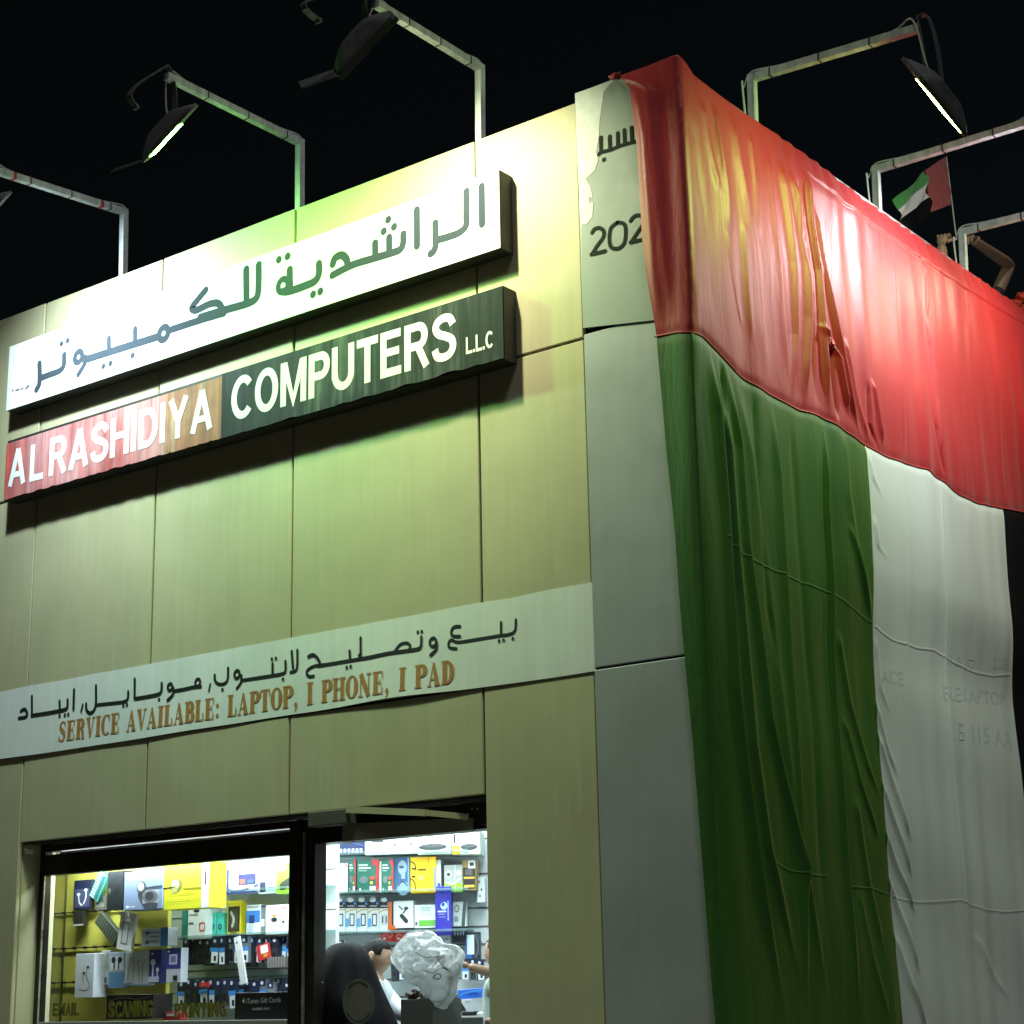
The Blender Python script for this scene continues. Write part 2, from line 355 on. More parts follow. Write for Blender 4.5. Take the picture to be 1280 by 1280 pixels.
m_blk = mat('faded_black_vinyl', (.030, .038, .038, 1), .65, spec=.15, var=.3, vscale=4, streak=.4)
m_let = mat('white_vinyl', (.80, .81, .79, 1), .6, spec=.2, var=.05, vscale=9, streak=.08)
m_ardk = mat('dark_letter_film', (.045, .058, .075, 1), .8, spec=.08, var=.15, vscale=12)
xr1 = onY(277, 510, -SD).x; xr0 = onY(205, 520, -SD).x
def jag(x0, x1, z0, z1, y, amp, th=.003, n=60, edges='b'):
    """thin film with a ragged lower (and optionally left) edge"""
    bm = NB(); top = [bm.verts.new((x0+(x1-x0)*k/n, y, z1)) for k in range(n+1)]
    bot = [bm.verts.new((x0+(x1-x0)*k/n, y, z0+amp*(max(0, noise.noise(Vector((k*.35, x0, 0))))**.8))) for k in range(n+1)]
    for k in range(n): bm.faces.new((bot[k], bot[k+1], top[k+1], top[k]))
    r = bmesh.ops.extrude_face_region(bm, geom=bm.faces[:]); bmesh.ops.translate(bm, verts=[v for v in r['geom'] if isinstance(v, bmesh.types.BMVert)], vec=(0, th, 0))
    bmesh.ops.recalc_face_normals(bm, faces=bm.faces[:]); return bm
tb = .022
def fade(m, col, fcol, lo, hi):
    N = m.node_tree.nodes; L = m.node_tree.links; b = N['Principled BSDF']; g_ = N.new('ShaderNodeNewGeometry'); mp = N.new('ShaderNodeMapping'); mp.inputs['Scale'].default_value = (14, 14, .9); L.new(g_.outputs['Position'], mp.inputs[0])
    n_ = N.new('ShaderNodeTexNoise'); n_.inputs['Scale'].default_value = 1.6; n_.inputs['Detail'].default_value = 9; n_.inputs['Roughness'].default_value = .7; L.new(mp.outputs[0], n_.inputs['Vector'])
    n2 = N.new('ShaderNodeTexNoise'); n2.inputs['Scale'].default_value = 1.7; n2.inputs['Detail'].default_value = 3; L.new(g_.outputs['Position'], n2.inputs['Vector'])
    ad = N.new('ShaderNodeMath'); ad.operation = 'MULTIPLY'; L.new(n_.outputs[0], ad.inputs[0]); L.new(n2.outputs[0], ad.inputs[1])
    r_ = N.new('ShaderNodeMapRange'); r_.inputs[1].default_value = lo; r_.inputs[2].default_value = hi; L.new(ad.outputs[0], r_.inputs[0])
    mx_ = N.new('ShaderNodeMix'); mx_.data_type = 'RGBA'; L.new(r_.outputs[0], mx_.inputs[0]); mx_.inputs[7].default_value = fcol
    src = b.inputs['Base Color'].links[0].from_socket if b.inputs['Base Color'].links else None
    if src: L.new(src, mx_.inputs[6])
    else: mx_.inputs[6].default_value = col
    L.new(mx_.outputs[2], b.inputs['Base Color'])
fade(m_panel, None, (.60, .575, .46, 1), .34, .55); fade(m_red, None, (.60, .34, .34, 1), .14, .42); fade(m_tan, None, (.6, .5, .36, 1), .26, .5); fade(m_blk, None, (.20, .22, .21, 1), .27, .62)
obj('sign_face', jag(lx0+.001, xr0, lz0+.004, lz1-tb, -SD-.001, .012), m_red, T2)
obj('sign_face', jag(xr0, xr1, lz0+.004, lz1-tb, -SD-.001, .01), m_tan, T2)
obj('sign_face', jag(xr1, lx1-.001, lz0+.004, lz1-tb*.3, -SD-.0015, .018), m_blk, T2)
fr2 = frameY(-SD-.0025)
def grot(ch):
    h = .088; out = []; ln = lambda P, hw_=h: out.append(ribbon(P, hw_, cap=False))
    def arc(cx, cy, rx, ry, a0, a1, n=14): return [(cx+rx*math.cos(R(a0+(a1-a0)*k/n)), cy+ry*math.sin(R(a0+(a1-a0)*k/n))) for k in range(n+1)]
    w = .68
    if ch == 'A': ln([(.385, 1), (.09, 0)]); ln([(.385, 1), (.68, 0)]); ln([(.18, .30), (.59, .30)], .08); w = .77
    elif ch == 'L': ln([(h, 1), (h, h*.9), (.58, h*.9)]); w = .58
    elif ch == 'R': ln([(h, 0), (h, 1)]); ln([(.16, .91), (.40, .91)]+arc(.40, .70, .17, .21, 85, -85)+[(.40, .49), (.16, .49)], .088); ln([(.38, .48), (.62, 0)]); w = .70
    elif ch == 'S': ln(smoothpts([(.58, .74, 0), (.50, .88, 0), (.33, .92, 0), (.16, .86, 0), (.11, .73, 0), (.20, .60, 0), (.38, .52, 0), (.54, .42, 0), (.58, .27, 0), (.50, .13, 0), (.33, .08, 0), (.15, .13, 0), (.08, .29, 0)], 4)); w = .67
    elif ch == 'H': ln([(h, 0), (h, 1)]); ln([(.60, 0), (.60, 1)]); ln([(.15, .52), (.55, .52)], .085); w = .70
    elif ch == 'I': ln([(h, 0), (h, 1)]); w = .20
    elif ch == 'D': ln([(h, 0), (h, 1)]); ln([(.16, .91), (.30, .91)]+arc(.30, .5, .30, .41, 85, -85, 20)+[(.30, .09), (.16, .09)], .09); w = .70
    elif ch == 'Y': ln([(.09, 1), (.36, .42)]); ln([(.63, 1), (.36, .42)]); ln([(.36, 0), (.36, .45)]); w = .72
    elif ch == 'C': ln(arc(.38, .5, .29, .42, 42, 318, 26)); w = .70
    elif ch == 'O': out.append(ribbon([(.38+.285*math.cos(2*PI*k/34), .5+.42*math.sin(2*PI*k/34)) for k in range(34)], h, closed=True)); w = .76
    elif ch == 'M': ln([(h, 0), (h, 1)]); ln([(.72, 0), (.72, 1)]); ln([(.12, .97), (.405, .08), (.69, .97)], .088); w = .81
    elif ch == 'P': ln([(h, 0), (h, 1)]); ln([(.16, .91), (.38, .91)]+arc(.38, .69, .18, .22, 85, -85)+[(.38, .47), (.16, .47)], .09); w = .64
    elif ch == 'U': ln([(h, 1), (h, .36)]+arc(.34, .36, .242, .275, 180, 360)+[(.582, 1)]); w = .68
    elif ch == 'T': ln([(.31, 0), (.31, .86)]); ln([(.0, .91), (.62, .91)], .09); w = .62
    elif ch == 'E': ln([(h, 0), (h, 1)]); ln([(.15, .91), (.58, .91)], .09); ln([(.15, .53), (.54, .53)], .085); ln([(.15, .09), (.60, .09)], .09); w = .62
    elif ch == '.': ln([(.09, 0), (.09, .19)]); w = .19
    return out, w
def letters(body, px, m=m_let, bold=.018, par=T2, fr=fr2, y=-SD):
    (ax, ay), (bx_, by), (tx, ty) = px      # bottom-left, bottom-right, top-left pixels
    a = onY(ax, ay, y); b = onY(bx_, by, y); t = onY(tx, ty, y); sp = .07 if len(body) > 3 else .17
    G = [grot(c) for c in body]; tot = sum(w for _, w in G)+sp*(len(body)-1); X = 0
    for o_, w_ in G:
        st_ = []
        for V, Fc in o_:
            P = []
            for v in V:
                xx = a.x+(b.x-a.x)*(v[0]+X)/tot; P.append(Vector((xx, a.z+(b.z-a.z)*(v[0]+X)/tot+(t.z-a.z)*v[1])))
            st_.append((P, Fc))
        lay('letter', st_, fr, m, par); X += w_+sp
letters('AL', ((10, 609), (54, 598), (12, 564)))
letters('RASHIDIYA', ((61, 596), (266, 535), (61, 549)))
letters('COMPUTERS', ((289, 527), (571, 447), (289, 474)))
letters('L.L.C', ((583, 443), (617, 434), (583, 422)), bold=.012)
# ---- Arabic lettering of the upper sign (traced strokes)
def px_strokes(items, y):
    out = []
    for it in items:
        kind, (ox, oy, s), data, hw = it[:4]
        P = [(ox+x/s, oy+yy/s) for x, yy in data]
        W = [onY(x, yy, y) for x, yy in P]
        k = (onY(P[0][0]+hw/s, P[0][1], y)-onY(P[0][0]-hw/s, P[0][1], y)).length/2*.93
        kz = (onY(P[0][0], P[0][1]+hw/s, y)-onY(P[0][0], P[0][1]-hw/s, y)).length/2
        k = (k+kz)/2
        Q = [Vector((w.x, w.z, 0)) for w in W]
        if kind == 's': out.append(ribbon(smoothpts(Q, 5), k))
        elif kind == 'l': out.append(ribbon(Q, k))
        elif kind == 'd': out += [dot2((q.x, q.y), k) for q in Q]
        elif kind == 'r':     # ring: centre + point on rim
            out.append(ring2((Q[0].x, Q[0].y), (Q[1]-Q[0]).length, k))
        elif kind == 'sq': out += [([Vector((q.x-k, q.y-k)), Vector((q.x+k, q.y-k)), Vector((q.x+k, q.y+k)), Vector((q.x-k, q.y+k))], [(0, 1, 2, 3)]) for q in Q]
    return out
c6 = (320, 200, 3.5556); c1 = (0, 0, 3.2); c5 = (0, 360, 3.7647); hw = 16
AR = [
 ('l', c6, [(1003,118),(1005,285)], hw), ('s', c6, [(935,140),(935,240),(933,292),(905,322),(860,340),(812,354)], hw),
 ('s', c6, [(797,280),(798,340),(798,380),(790,405),(776,417)], hw), ('l', c6, [(715,222),(716,382)], hw),
 ('s', c6, [(655,330),(654,370),(640,398),(600,414),(520,438),(430,466),(340,512)], hw), ('l', c6, [(592,345),(593,412)], hw), ('l', c6, [(530,370),(531,432)], hw),
 ('s', c6, [(342,462),(352,436),(380,423),(402,440),(408,470)], hw),
 ('s', c6, [(280,462),(280,505),(262,538),(215,560),(152,582),(120,585)], hw), ('l', c6, [(150,488),(151,575)], hw), ('r', c6, [(120,558),(120,586)], 13),
 ('d', c6, [(588,265),(568,317),(614,297),(254,597),(286,584),(102,443),(141,428)], 16),
 ('s', c1, [(1035,1060),(1034,1150),(1025,1192),(990,1214),(900,1240),(800,1270)], hw*.9), ('l', c1, [(985,1078),(986,1212)], hw*.9),
 ('s', c5, [(968,10),(935,50),(903,92),(925,104),(985,76),(1025,72),(1045,98),(1040,122)], hw*.95),
 ('s', c5, [(1055,118),(940,152),(806,196)], hw*.95), ('r', c5, [(770,214),(770,243)], hw*.9),
 ('s', c5, [(735,232),(640,262),(520,300),(400,338)], hw), ('l', c5, [(636,192),(636,262)], 12), ('l', c5, [(513,236),(513,300)], 12),
 ('r', c5, [(370,325),(370,350)], 12), ('s', c5, [(402,325),(398,358),(368,408)], 12),
 ('s', c5, [(302,315),(300,365),(280,390),(240,406),(192,424)], 13), ('s', c5, [(186,356),(187,420),(184,455),(172,478)], 13),
 ('d', c5, [(624,318),(487,368),(520,355),(290,262),(319,248)], 12),
 ('l', c5, [(60,484),(62,480)], 3), ('l', c5, [(75,482),(90,478)], 3), ('l', c5, [(100,476),(108,472)], 3), ('l', c5, [(122,474),(136,460)], 4), ('d', c5, [(118,446),(132,440)], 3),
]
lay('arabic_lettering', px_strokes(AR, -SD), frameY(-SD), m_ardk, face1)
obj('face_joint', bx((onY(218, 400, -SD).x, -SD-.0006, uz0+.004), (onY(218, 400, -SD).x+.006, -SD, uz1-.004)), m_cable, T1)
obj('face_joint', bx((onY(366, 330, -SD).x, -SD-.0006, uz0+.004), (onY(366, 330, -SD).x+.004, -SD, uz1-.004)), m_cable, T1)

# ---- service banner, slightly sagging film strip
bx0, bx1 = -6.6, onY(743, 780, -.008).x
zt = (onY(742, 728).z+onY(100, 846).z)/2; zb0 = onY(745, 838).z; zb1 = onY(0, 948).z
T3 = thing('service_banner', 'pale service banner with Arabic line above orange serif capitals', 'banner', ((bx0+bx1)/2, 0, zb0))
def bny(x, v):      # distance of banner surface from the wall
    lift = .011*math.exp(-((x+1.95)/.42)**2)+.004*math.exp(-((x+4.0)/.8)**2)+.006*math.exp(-((x+5.3)/.5)**2)
    return -.003-.0015*(1-v)-lift*(1-v)**2-.0004*math.sin(x*9+v*3)
def bnz(x, v):
    b = zb0+.004*math.sin(x*1.7)+.006*noise.noise(Vector((x*1.5, 0, 3)))+.014*math.exp(-((x+1.95)/.4)**2)+(.03 if False else 0)
    t = zt+.006*noise.noise(Vector((x*3, 5, 3))); return b+(t-b)*v
n = 220; Vv = []; Ff = []
for k in range(n+1):
    x = bx0+(bx1-bx0)*k/n
    for j in range(9): v = j/8; Vv.append((x, bny(x, v), bnz(x, v)))
for k in range(n):
    for j in range(8): a = k*9+j; Ff.append((a, a+9, a+10, a+1))
o = obj('banner_sheet', (Vv, [], Ff), mat('banner_vinyl', (.74, .77, .745, 1), .6, spec=.2, var=.05, vscale=3, streak=.05), T3)
md = o.modifiers.new('s', 'SOLIDIFY'); md.thickness = .0015; md.offset = 1
def frB(a, z, h):
    v = max(0, min(1, (z-bnz(a, 0))/(bnz(a, 1)-bnz(a, 0)))); return Vector((a, bny(a, v)-.003-h, z))
b1 = (0, 760, 3.3684); b2 = (340, 740, 3.0476); h1 = 5.6; h2 = 5.2
AR2 = [
 ('s', b2, [(918,103),(917,135),(908,152),(885,160),(858,163),(780,176),(700,188),(672,180),(662,196),(668,210),(692,213)], h2), ('l', b2, [(862,113),(862,160)], h2),
 ('s', b2, [(706,128),(684,130),(673,146),(678,164),(706,166)], h2), ('sq', b2, [(907,174),(855,183),(872,180)], h2),
 ('r', b2, [(603,188),(603,204)], 4.6), ('s', b2, [(618,192),(616,215),(594,238)], h2),
 ('s', b2, [(559,168),(557,205),(540,215),(500,221),(430,231),(335,250),(322,238)], h2), ('s', b2, [(456,226),(478,198),(504,192),(517,205),(510,220)], h2), ('sq', b2, [(545,150),(560,148)], h2),
 ('l', b2, [(327,172),(328,250)], h2), ('s', b2, [(328,252),(290,258),(230,268),(165,279)], h2), ('l', b2, [(285,222),(288,256)], h2), ('sq', b2, [(275,285),(290,281)], h2),
 ('s', b2, [(128,243),(145,236),(160,246),(172,266)], h2), ('s', b2, [(190,274),(150,280),(126,294),(122,310),(132,320),(148,318)], h2),
 ('s', b1, [(1240,175),(1240,235),(1234,260),(1212,268)], h1), ('l', b1, [(1216,180),(1222,250)], h1),
 ('s', b1, [(1190,222),(1190,262),(1176,274),(1135,282),(1070,292),(1005,302)], h1), ('l', b1, [(1136,232),(1136,278)], h1), ('sq', b1, [(1180,297),(1133,212),(1150,209)], h1),
 ('r', b1, [(986,276),(986,292)], 5), ('s', b1, [(1004,282),(1002,312),(985,336)], h1),
 ('s', b1, [(948,250),(947,295),(934,315),(910,318),(894,304),(892,280)], h1), ('sq', b1, [(925,341)], h1), ('l', b1, [(874,318),(868,347)], 4),
 ('r', b1, [(821,311),(821,326)], 5), ('s', b1, [(834,328),(805,330),(760,340),(724,346)], h1), ('r', b1, [(704,330),(704,344)], 5), ('s', b1, [(719,335),(716,362),(694,386)], h1),
 ('s', b1, [(669,315),(668,345),(655,360),(610,370),(556,379)], h1), ('sq', b1, [(658,383)], h1), ('l', b1, [(555,297),(555,378)], h1),
 ('s', b1, [(528,350),(526,380),(508,393),(450,400),(394,406)], h1), ('sq', b1, [(508,409),(523,405)], h1), ('s', b1, [(392,325),(392,400),(384,428),(368,440),(353,428),(351,402)], h1), ('l', b1, [(337,404),(330,434)], 4),
 ('l', b1, [(300,342),(298,424)], h1), ('s', b1, [(273,385),(272,415),(258,426),(200,438),(122,450)], h1), ('l', b1, [(239,390),(240,432)], h1), ('l', b1, [(122,370),(123,448)], h1),
 ('s', b1, [(76,432),(92,424),(102,440),(98,456),(68,462)], h1), ('sq', b1, [(262,449),(276,446),(240,452)], h1),
]
lay('arabic_lettering', px_strokes(AR2, -.03), frB, mat('banner_ink_black', (.012, .02, .016, 1), .5), T3)
txt = 'SERVICE AVAILABLE: LAPTOP, I PHONE, I PAD'; gl_ = []; X = 0; gcount = []
for ch in txt:
    o_, w_ = serif(ch); gcount.append(len(o_)); gl_ += [([Vector((v[0]+X, v[1])) for v in V], Fc) for V, Fc in o_]; X += w_+.05
a = onY(69, 927, -.03); b = onY(566, 853, -.03); hc = (onY(69, 905, -.03)-a).length; zb_ = lambda x: a.z+(b.z-a.z)*(x-a.x)/(b.x-a.x)
gl_ = [([Vector((a.x+(b.x-a.x)*v[0]/X, zb_(a.x+(b.x-a.x)*v[0]/X)+v[1]*hc*1.12)) for v in V], Fc) for V, Fc in gl_]
m_or = mat('banner_ink_orange', (.42, .20, .055, 1), .5, var=.1, vscale=30)
k0 = 0
for n_ in gcount:
    if n_: lay('letter', gl_[k0:k0+n_], frB, m_or, T3)
    k0 += n_

# ---- torn poster on the corner pillar
T4 = thing('torn_poster', 'torn grey poster reading 202 on the corner pillar beside the flag', 'poster', (-.33, -.02, 4.9))
c3 = (680, 40, 4.0); YP = -.020
P = [(155,308),(350,238),(415,290),(520,300),(560,720),(560,1440),(196,1480),(186,1000),(186,965),(215,962),(245,925),(250,850),(232,858),(228,828),(246,828),(235,775),(212,735),(258,690),(274,640),(262,600),(278,520),(282,440),(262,425),(200,380),(158,330)]
W_ = [onY(c3[0]+x/4, c3[1]+y/4, YP) for x, y in P]
bm = NB(); bm.faces.new([bm.verts.new((w.x, YP-.001, w.z)) for w in W_]); r = bmesh.ops.extrude_face_region(bm, geom=bm.faces[:])
bmesh.ops.translate(bm, verts=[v for v in r['geom'] if isinstance(v, bmesh.types.BMVert)], vec=(0, .0008, 0)); bmesh.ops.recalc_face_normals(bm, faces=bm.faces[:])
obj('poster_sheet', bm, mat('poster_grey', (.30, .34, .30, 1), .6, var=.05, vscale=5), T4)
P = [(156,308),(350,240),(300,300),(280,440),(276,520),(262,600),(272,640),(256,690),(210,735),(234,775),(244,828),(226,828),(230,858),(248,850),(243,925),(213,962),(187,962),(176,800),(165,560)]
W_ = [onY(c3[0]+x/4, c3[1]+y/4, YP) for x, y in P]
bm = NB(); bm.faces.new([bm.verts.new((w.x, YP-.0016-.001, w.z)) for w in W_])
obj('bare_patch', bm, mat('paper_residue', (.78, .80, .75, 1), .8, spec=.2, var=.12, vscale=18, bump=.4), T4)
h3 = 9
AR3 = [('s', c3, [(462,548),(440,552),(404,562),(368,574),(330,590),(283,602),(274,612)], h3), ('l', c3, [(284,528),(285,600)], h3), ('l', c3, [(368,505),(370,572)], h3), ('l', c3, [(401,490),(404,562)], h3), ('l', c3, [(437,478),(440,550)], h3), ('l', c3, [(328,522),(330,588)], h3), ('sq', c3, [(299,638)], 9),
 ('s', c3, [(240,1003),(252,985),(278,980),(297,995),(296,1025),(270,1062),(240,1108)], h3), ('l', c3, [(236,1112),(305,1095)], h3),
 ('s', c3, [(368,952),(400,960),(408,1000),(400,1055),(370,1082),(335,1075),(326,1030),(334,980),(366,952)], h3),
 ('s', c3, [(432,945),(448,924),(474,916),(494,932),(493,962),(468,1000),(436,1048)], h3), ('l', c3, [(432,1052),(510,1033)], h3)]
m_pi = mat('poster_ink', (.02, .028, .02, 1), .8, spec=.1)
lay('arabic_lettering', px_strokes(AR3[:6], YP-.003), frameY(YP-.0035), m_pi, T4); lay('lettering_dot', px_strokes(AR3[6:7], YP-.003), frameY(YP-.0035), m_pi, T4)
for q_ in (AR3[7:9], AR3[9:10], AR3[10:12]): lay('digit', px_strokes(q_, YP-.003), frameY(YP-.0035), m_pi, T4)

# ================================================================== FLOODLIGHT ARMS
m_refl = mat('reflector', (.7, .7, .68, 1), .3, metal=.8)
def emis(name, col, s):
    return mat(name, (.8, .8, .8, 1), .3, emit=col, estr=s)
def flood(label, group, base, top, end, out, col, power, head=True, glow=40, size=(.34, .26), headpos=None, L_=(-.75, -.19, -.63), graze=.05, spread=165, dip=.55, swing=0., vis=(-1, -.1, 0), legs=None, bar_w=.042):
    """base/top of post, end of arm, out = unit vector away from the wall"""
    base, top, end, out = map(Vector, (base, top, end, out)); side = out.cross(Vector((0, 0, 1)))
    t = thing('floodlight', label, 'floodlight', base, group)
    bm = NB(); bar(bm, base-Vector((0, 0, .25)), top+Vector((0, 0, bar_w/2)), bar_w); obj('post', bm, m_steel, t)
    bm = NB(); bar(bm, top+out*bar_w*.55, end, bar_w, bar_w); obj('arm', bm, m_steel, t)
    d = (end-top); H0 = Vector(headpos) if headpos is not None else end-Vector((0, 0, .26))+out*.04
    # cable along the arm, tied
    P = [base-out*.03+side*.02-Vector((0, 0, .1)), base-out*.035+side*.03+Vector((0, 0, .18)), top-out*.045+side*.02+Vector((0, 0, -.05)), top+Vector((0, 0, .04)), top+d*.16+Vector((0, 0, .03)), top+d*.34+Vector((0, 0, .026)), top+d*.6+Vector((0, 0, .026)), top+d*.85+Vector((0, 0, .028)), top+d*.97+Vector((0, 0, .05))+side*.02, H0.lerp(end, .5)+side*.02, H0+Vector((0, 0, .05))]
    bm = NB(); tube(bm, smoothpts(P, 6), .0055, 6); obj('cable', bm, m_cable, t)
    for f in (.12, .42, .72):
        c_ = top+d*f; bm = NB(); q = d.to_track_quat('Z', 'Y').to_matrix().to_4x4(); 
        for v in box(bm, (-bar_w*.56, -bar_w*.56, -.004), (bar_w*.56, bar_w*.56, .004)): pass
        bmesh.ops.transform(bm, verts=bm.verts[:], matrix=Matrix.Translation(c_) @ q); obj('cable_tie', bm, m_cabled, t)
    # head: wedge body, bracket, glass, visor. L_ = long axis of the lamp, graze = how far the glass turns to the street
    H = Vector(headpos) if headpos is not None else end-Vector((0, 0, .26))+out*.04
    x = Vector(L_).normalized(); v_ = (Vector(CP)-H).normalized(); z = x.cross(v_).normalized()
    if z.dot(out) > 0: z = -z
    z = (z+v_*graze); z = (z-x*z.dot(x)).normalized(); y = z.cross(x).normalized()
    Mx = Matrix((( x.x, y.x, z.x, H.x), (x.y, y.y, z.y, H.y), (x.z, y.z, z.z, H.z), (0, 0, 0, 1)))
    w, h = size[0]/2, size[1]/2
    def loft(levels, mth, name, cap0=True):
        bm = NB(); rings = []
        for zz, a_, b_ in levels:
            r_ = min(a_, b_)*.35; ring = []
            for sx, sy in ((1, 1), (-1, 1), (-1, -1), (1, -1)):
                for k in range(4):
                    an = {(1, 1): 0, (-1, 1): PI/2, (-1, -1): PI, (1, -1): 1.5*PI}[(sx, sy)]+k*PI/6
                    ring.append(bm.verts.new((sx*(a_-r_)+r_*math.cos(an), sy*(b_-r_)+r_*math.sin(an), zz)))
            rings.append(ring)
        for i in range(len(rings)-1):
            for k in range(16): bm.faces.new((rings[i][k], rings[i][(k+1) % 16], rings[i+1][(k+1) % 16], rings[i+1][k]))
        bm.faces.new(rings[0][::-1]); 
        if cap0: bm.faces.new(rings[-1])
        bm.transform(Mx); return obj(name, bm, mth, t)
    hb = loft([(-.085, w*.40, h*.4), (-.07, w*.58, h*.55), (-.032, w*.88, h*.88), (-.012, w, h)], m_lampbody, 'lamp_housing')
    loft([(-.011, w*1.04, h*1.04), (.008, w*1.04, h*1.04)], m_lampbody, 'lamp_rim')
    bm = NB(); box(bm, (-w*.35, -h*.88, .0085), (w*.80, h*.88, .013)); 
    if graze < 0:
        for v in bm.verts: v.co.z = .0085 if v.co.z < .012 else .0095
        fb = NB()
        for q0_, q1_ in (((-w*1.04, -h*1.04, .0082), (w*1.04, -h*.9, .035)), ((-w*1.04, h*.9, .0082), (w*1.04, h*1.04, .035)), ((-w*1.04, -h*.899, .0082), (-w*.9, h*.899, .035)), ((w*.9, -h*.899, .0082), (w*1.04, h*.899, .035))): box(fb, q0_, q1_)
        fb.transform(Mx); obj('lamp_frame', fb, m_lampbody, hb)
    bm.transform(Mx); obj('lamp_glass', bm, emis('lamp_glow_'+label[:6], col, glow), t)
    if vis is not None:
     bm = NB(); e0 = Mx @ Vector((w*1.03, -h, .004)); e1 = Mx @ Vector((w*1.03, h, .004)); vv = Vector(vis).normalized()*.24; zz = Mx.to_3x3() @ Vector((0, 0, .012))
     vs = [bm.verts.new(q) for q in (e0, e1, e1+vv, e0+vv)]; vs2 = [bm.verts.new(q.co-zz) for q in vs]
     bm.faces.new(vs); bm.faces.new(vs2[::-1])
     for k in range(4): bm.faces.new((vs[k], vs2[k], vs2[(k+1) % 4], vs[(k+1) % 4]))
     bmesh.ops.recalc_face_normals(bm, faces=bm.faces[:]); obj('visor', bm, m_lampbody, t)
    lg = legs or [(H+side*.0+Vector((0, 0, .06))-out*.03, end+Vector((0, 0, .05))), (H+out*.05+Vector((0, 0, .05)), end+out*.05+Vector((0, 0, .05)))]
    for a0, a2 in lg:
        a0 = Vector(a0); a2 = Vector(a2); bm = NB(); pts = smoothpts([a0, a0.lerp(a2, .55)+(a2-end)*.3, a2, end+Vector((0, 0, .065))], 4)
        for i in range(len(pts)-1): bar(bm, pts[i], pts[i+1]+(pts[i+1]-pts[i])*.1, .040, .009)
        br_ = obj('bracket', bm, m_lampbody, t)
        bm = NB(); bmesh.ops.create_cone(bm, cap_ends=True, segments=10, radius1=.014, radius2=.014, depth=.035, matrix=Matrix.Translation(a0) @ side.to_track_quat('Z', 'Y').to_matrix().to_4x4()); obj('bolt', bm, m_lampbody, br_)
    # its light
    ld = bpy.data.lights.new('flood_beam', 'AREA'); ld.shape = 'RECTANGLE'; ld.size = size[0]*.28; ld.size_y = size[1]*.3; ld.energy = power; ld.color = col; ld.spread = R(spread)
    lo = bpy.data.objects.new('flood_beam', ld); C.objects.link(lo); bz = (z+Vector((swing, 0, -dip))).normalized(); lo.matrix_world = Matrix.Translation(H+z*.03) @ (-bz).to_track_quat('Z', 'X').to_matrix().to_4x4()
    return t
yo = .04
def armA(b_, t_, e_):
    B = onY(*b_, yo); Tt = onY(*t_, yo); E = onX(*e_, Tt.x); return B, Tt, E
YEL = (1.0, 1.0, .66); GRN = (.26, 1.0, .12); WHT = (.76, .97, 1.0)
B, Tt, E = armA((155, 343), (155, 265), (0, 215)); E2 = Tt+(E-Tt)*1.08
flood('leftmost floodlight arm, white painted post with red tape', 'floodlights over the shop front', B, Tt, E2, (0, -1, 0), WHT, 78, dip=.5, spread=150, headpos=(E2.x-.05, -1.02, 6.30), size=(.42, .28))
for f in (.9, .2):
    c_ = Tt+(E-Tt)*f; bm = NB(); box(bm, c_-Vector((.0225, .012, .0225)), c_+Vector((.0225, .012, .0225))); o = obj('tape', bm, mat('red_tape', (.35, .03, .03, 1), .5), bpy.data.objects['floodlight'])
B, Tt, E = armA((375, 262), (375, 178), (208, 95)); px3 = lambda x, y, dx=0.: onX(x, y, Tt.x+dx)
flood('second floodlight arm from the left, its lamp glowing green', 'floodlights over the shop front', B, Tt, E, (0, -1, 0), GRN, 33, spread=140, headpos=px3(213, 166), size=(.42, .28), graze=.05, legs=[(px3(219, 144), px3(214, 95)), (px3(170, 134), px3(174, 104))])
B, Tt, E = armA((600, 172), (600, 85), (470, 5))
flood('third floodlight arm from the left, its lamp body turned to the wall', 'floodlights over the shop front', B, Tt, E, (0, -1, 0), YEL, 40, dip=.6, swing=-.35, spread=125, headpos=px3(455, 54), size=(.42, .28), graze=-.12, legs=[(px3(461, 36), px3(457, -8)), (px3(398, 26), px3(402, -4))])
xo = -.03
def armB(b_, t_, e_, k=1.):
    B = onX(*b_, xo); Tt = onX(*t_, xo); E = onY(*e_, Tt.y); return B, Tt, Tt+(E-Tt)*k
LB_ = (.12, .9, -.42)
B, Tt, E = armB((940, 140), (940, 98), (1150, 35)); py3 = lambda x, y, dy=0.: onY(x, y, Tt.y+dy)
flood('first floodlight arm above the flag, its lamp showing a green sliver', 'floodlights over the flag side', B, Tt, E, (1, 0, 0), (.66, 1.0, .26), 18, headpos=py3(1168, 122), size=(.46, .32), L_=LB_, graze=.035, vis=None)
B, Tt, E = armB((1095, 252), (1095, 212), (1280, 155), 1.12)
flood('middle floodlight arm above the flag, beside the small waving flag', 'floodlights over the flag side', B, Tt, E, (1, 0, 0), (.97, .98, 1.0), 25, spread=105, dip=.2, size=(.46, .32), L_=LB_, vis=None)
B, Tt, E = armB((1203, 330), (1203, 290), (1280, 270), 2.3)
flood('third floodlight arm above the flag, in front of the raised arms', 'floodlights over the flag side', B, Tt, E, (1, 0, 0), (1.0, .84, .60), 14, spread=140, size=(.46, .32), L_=LB_, vis=None)

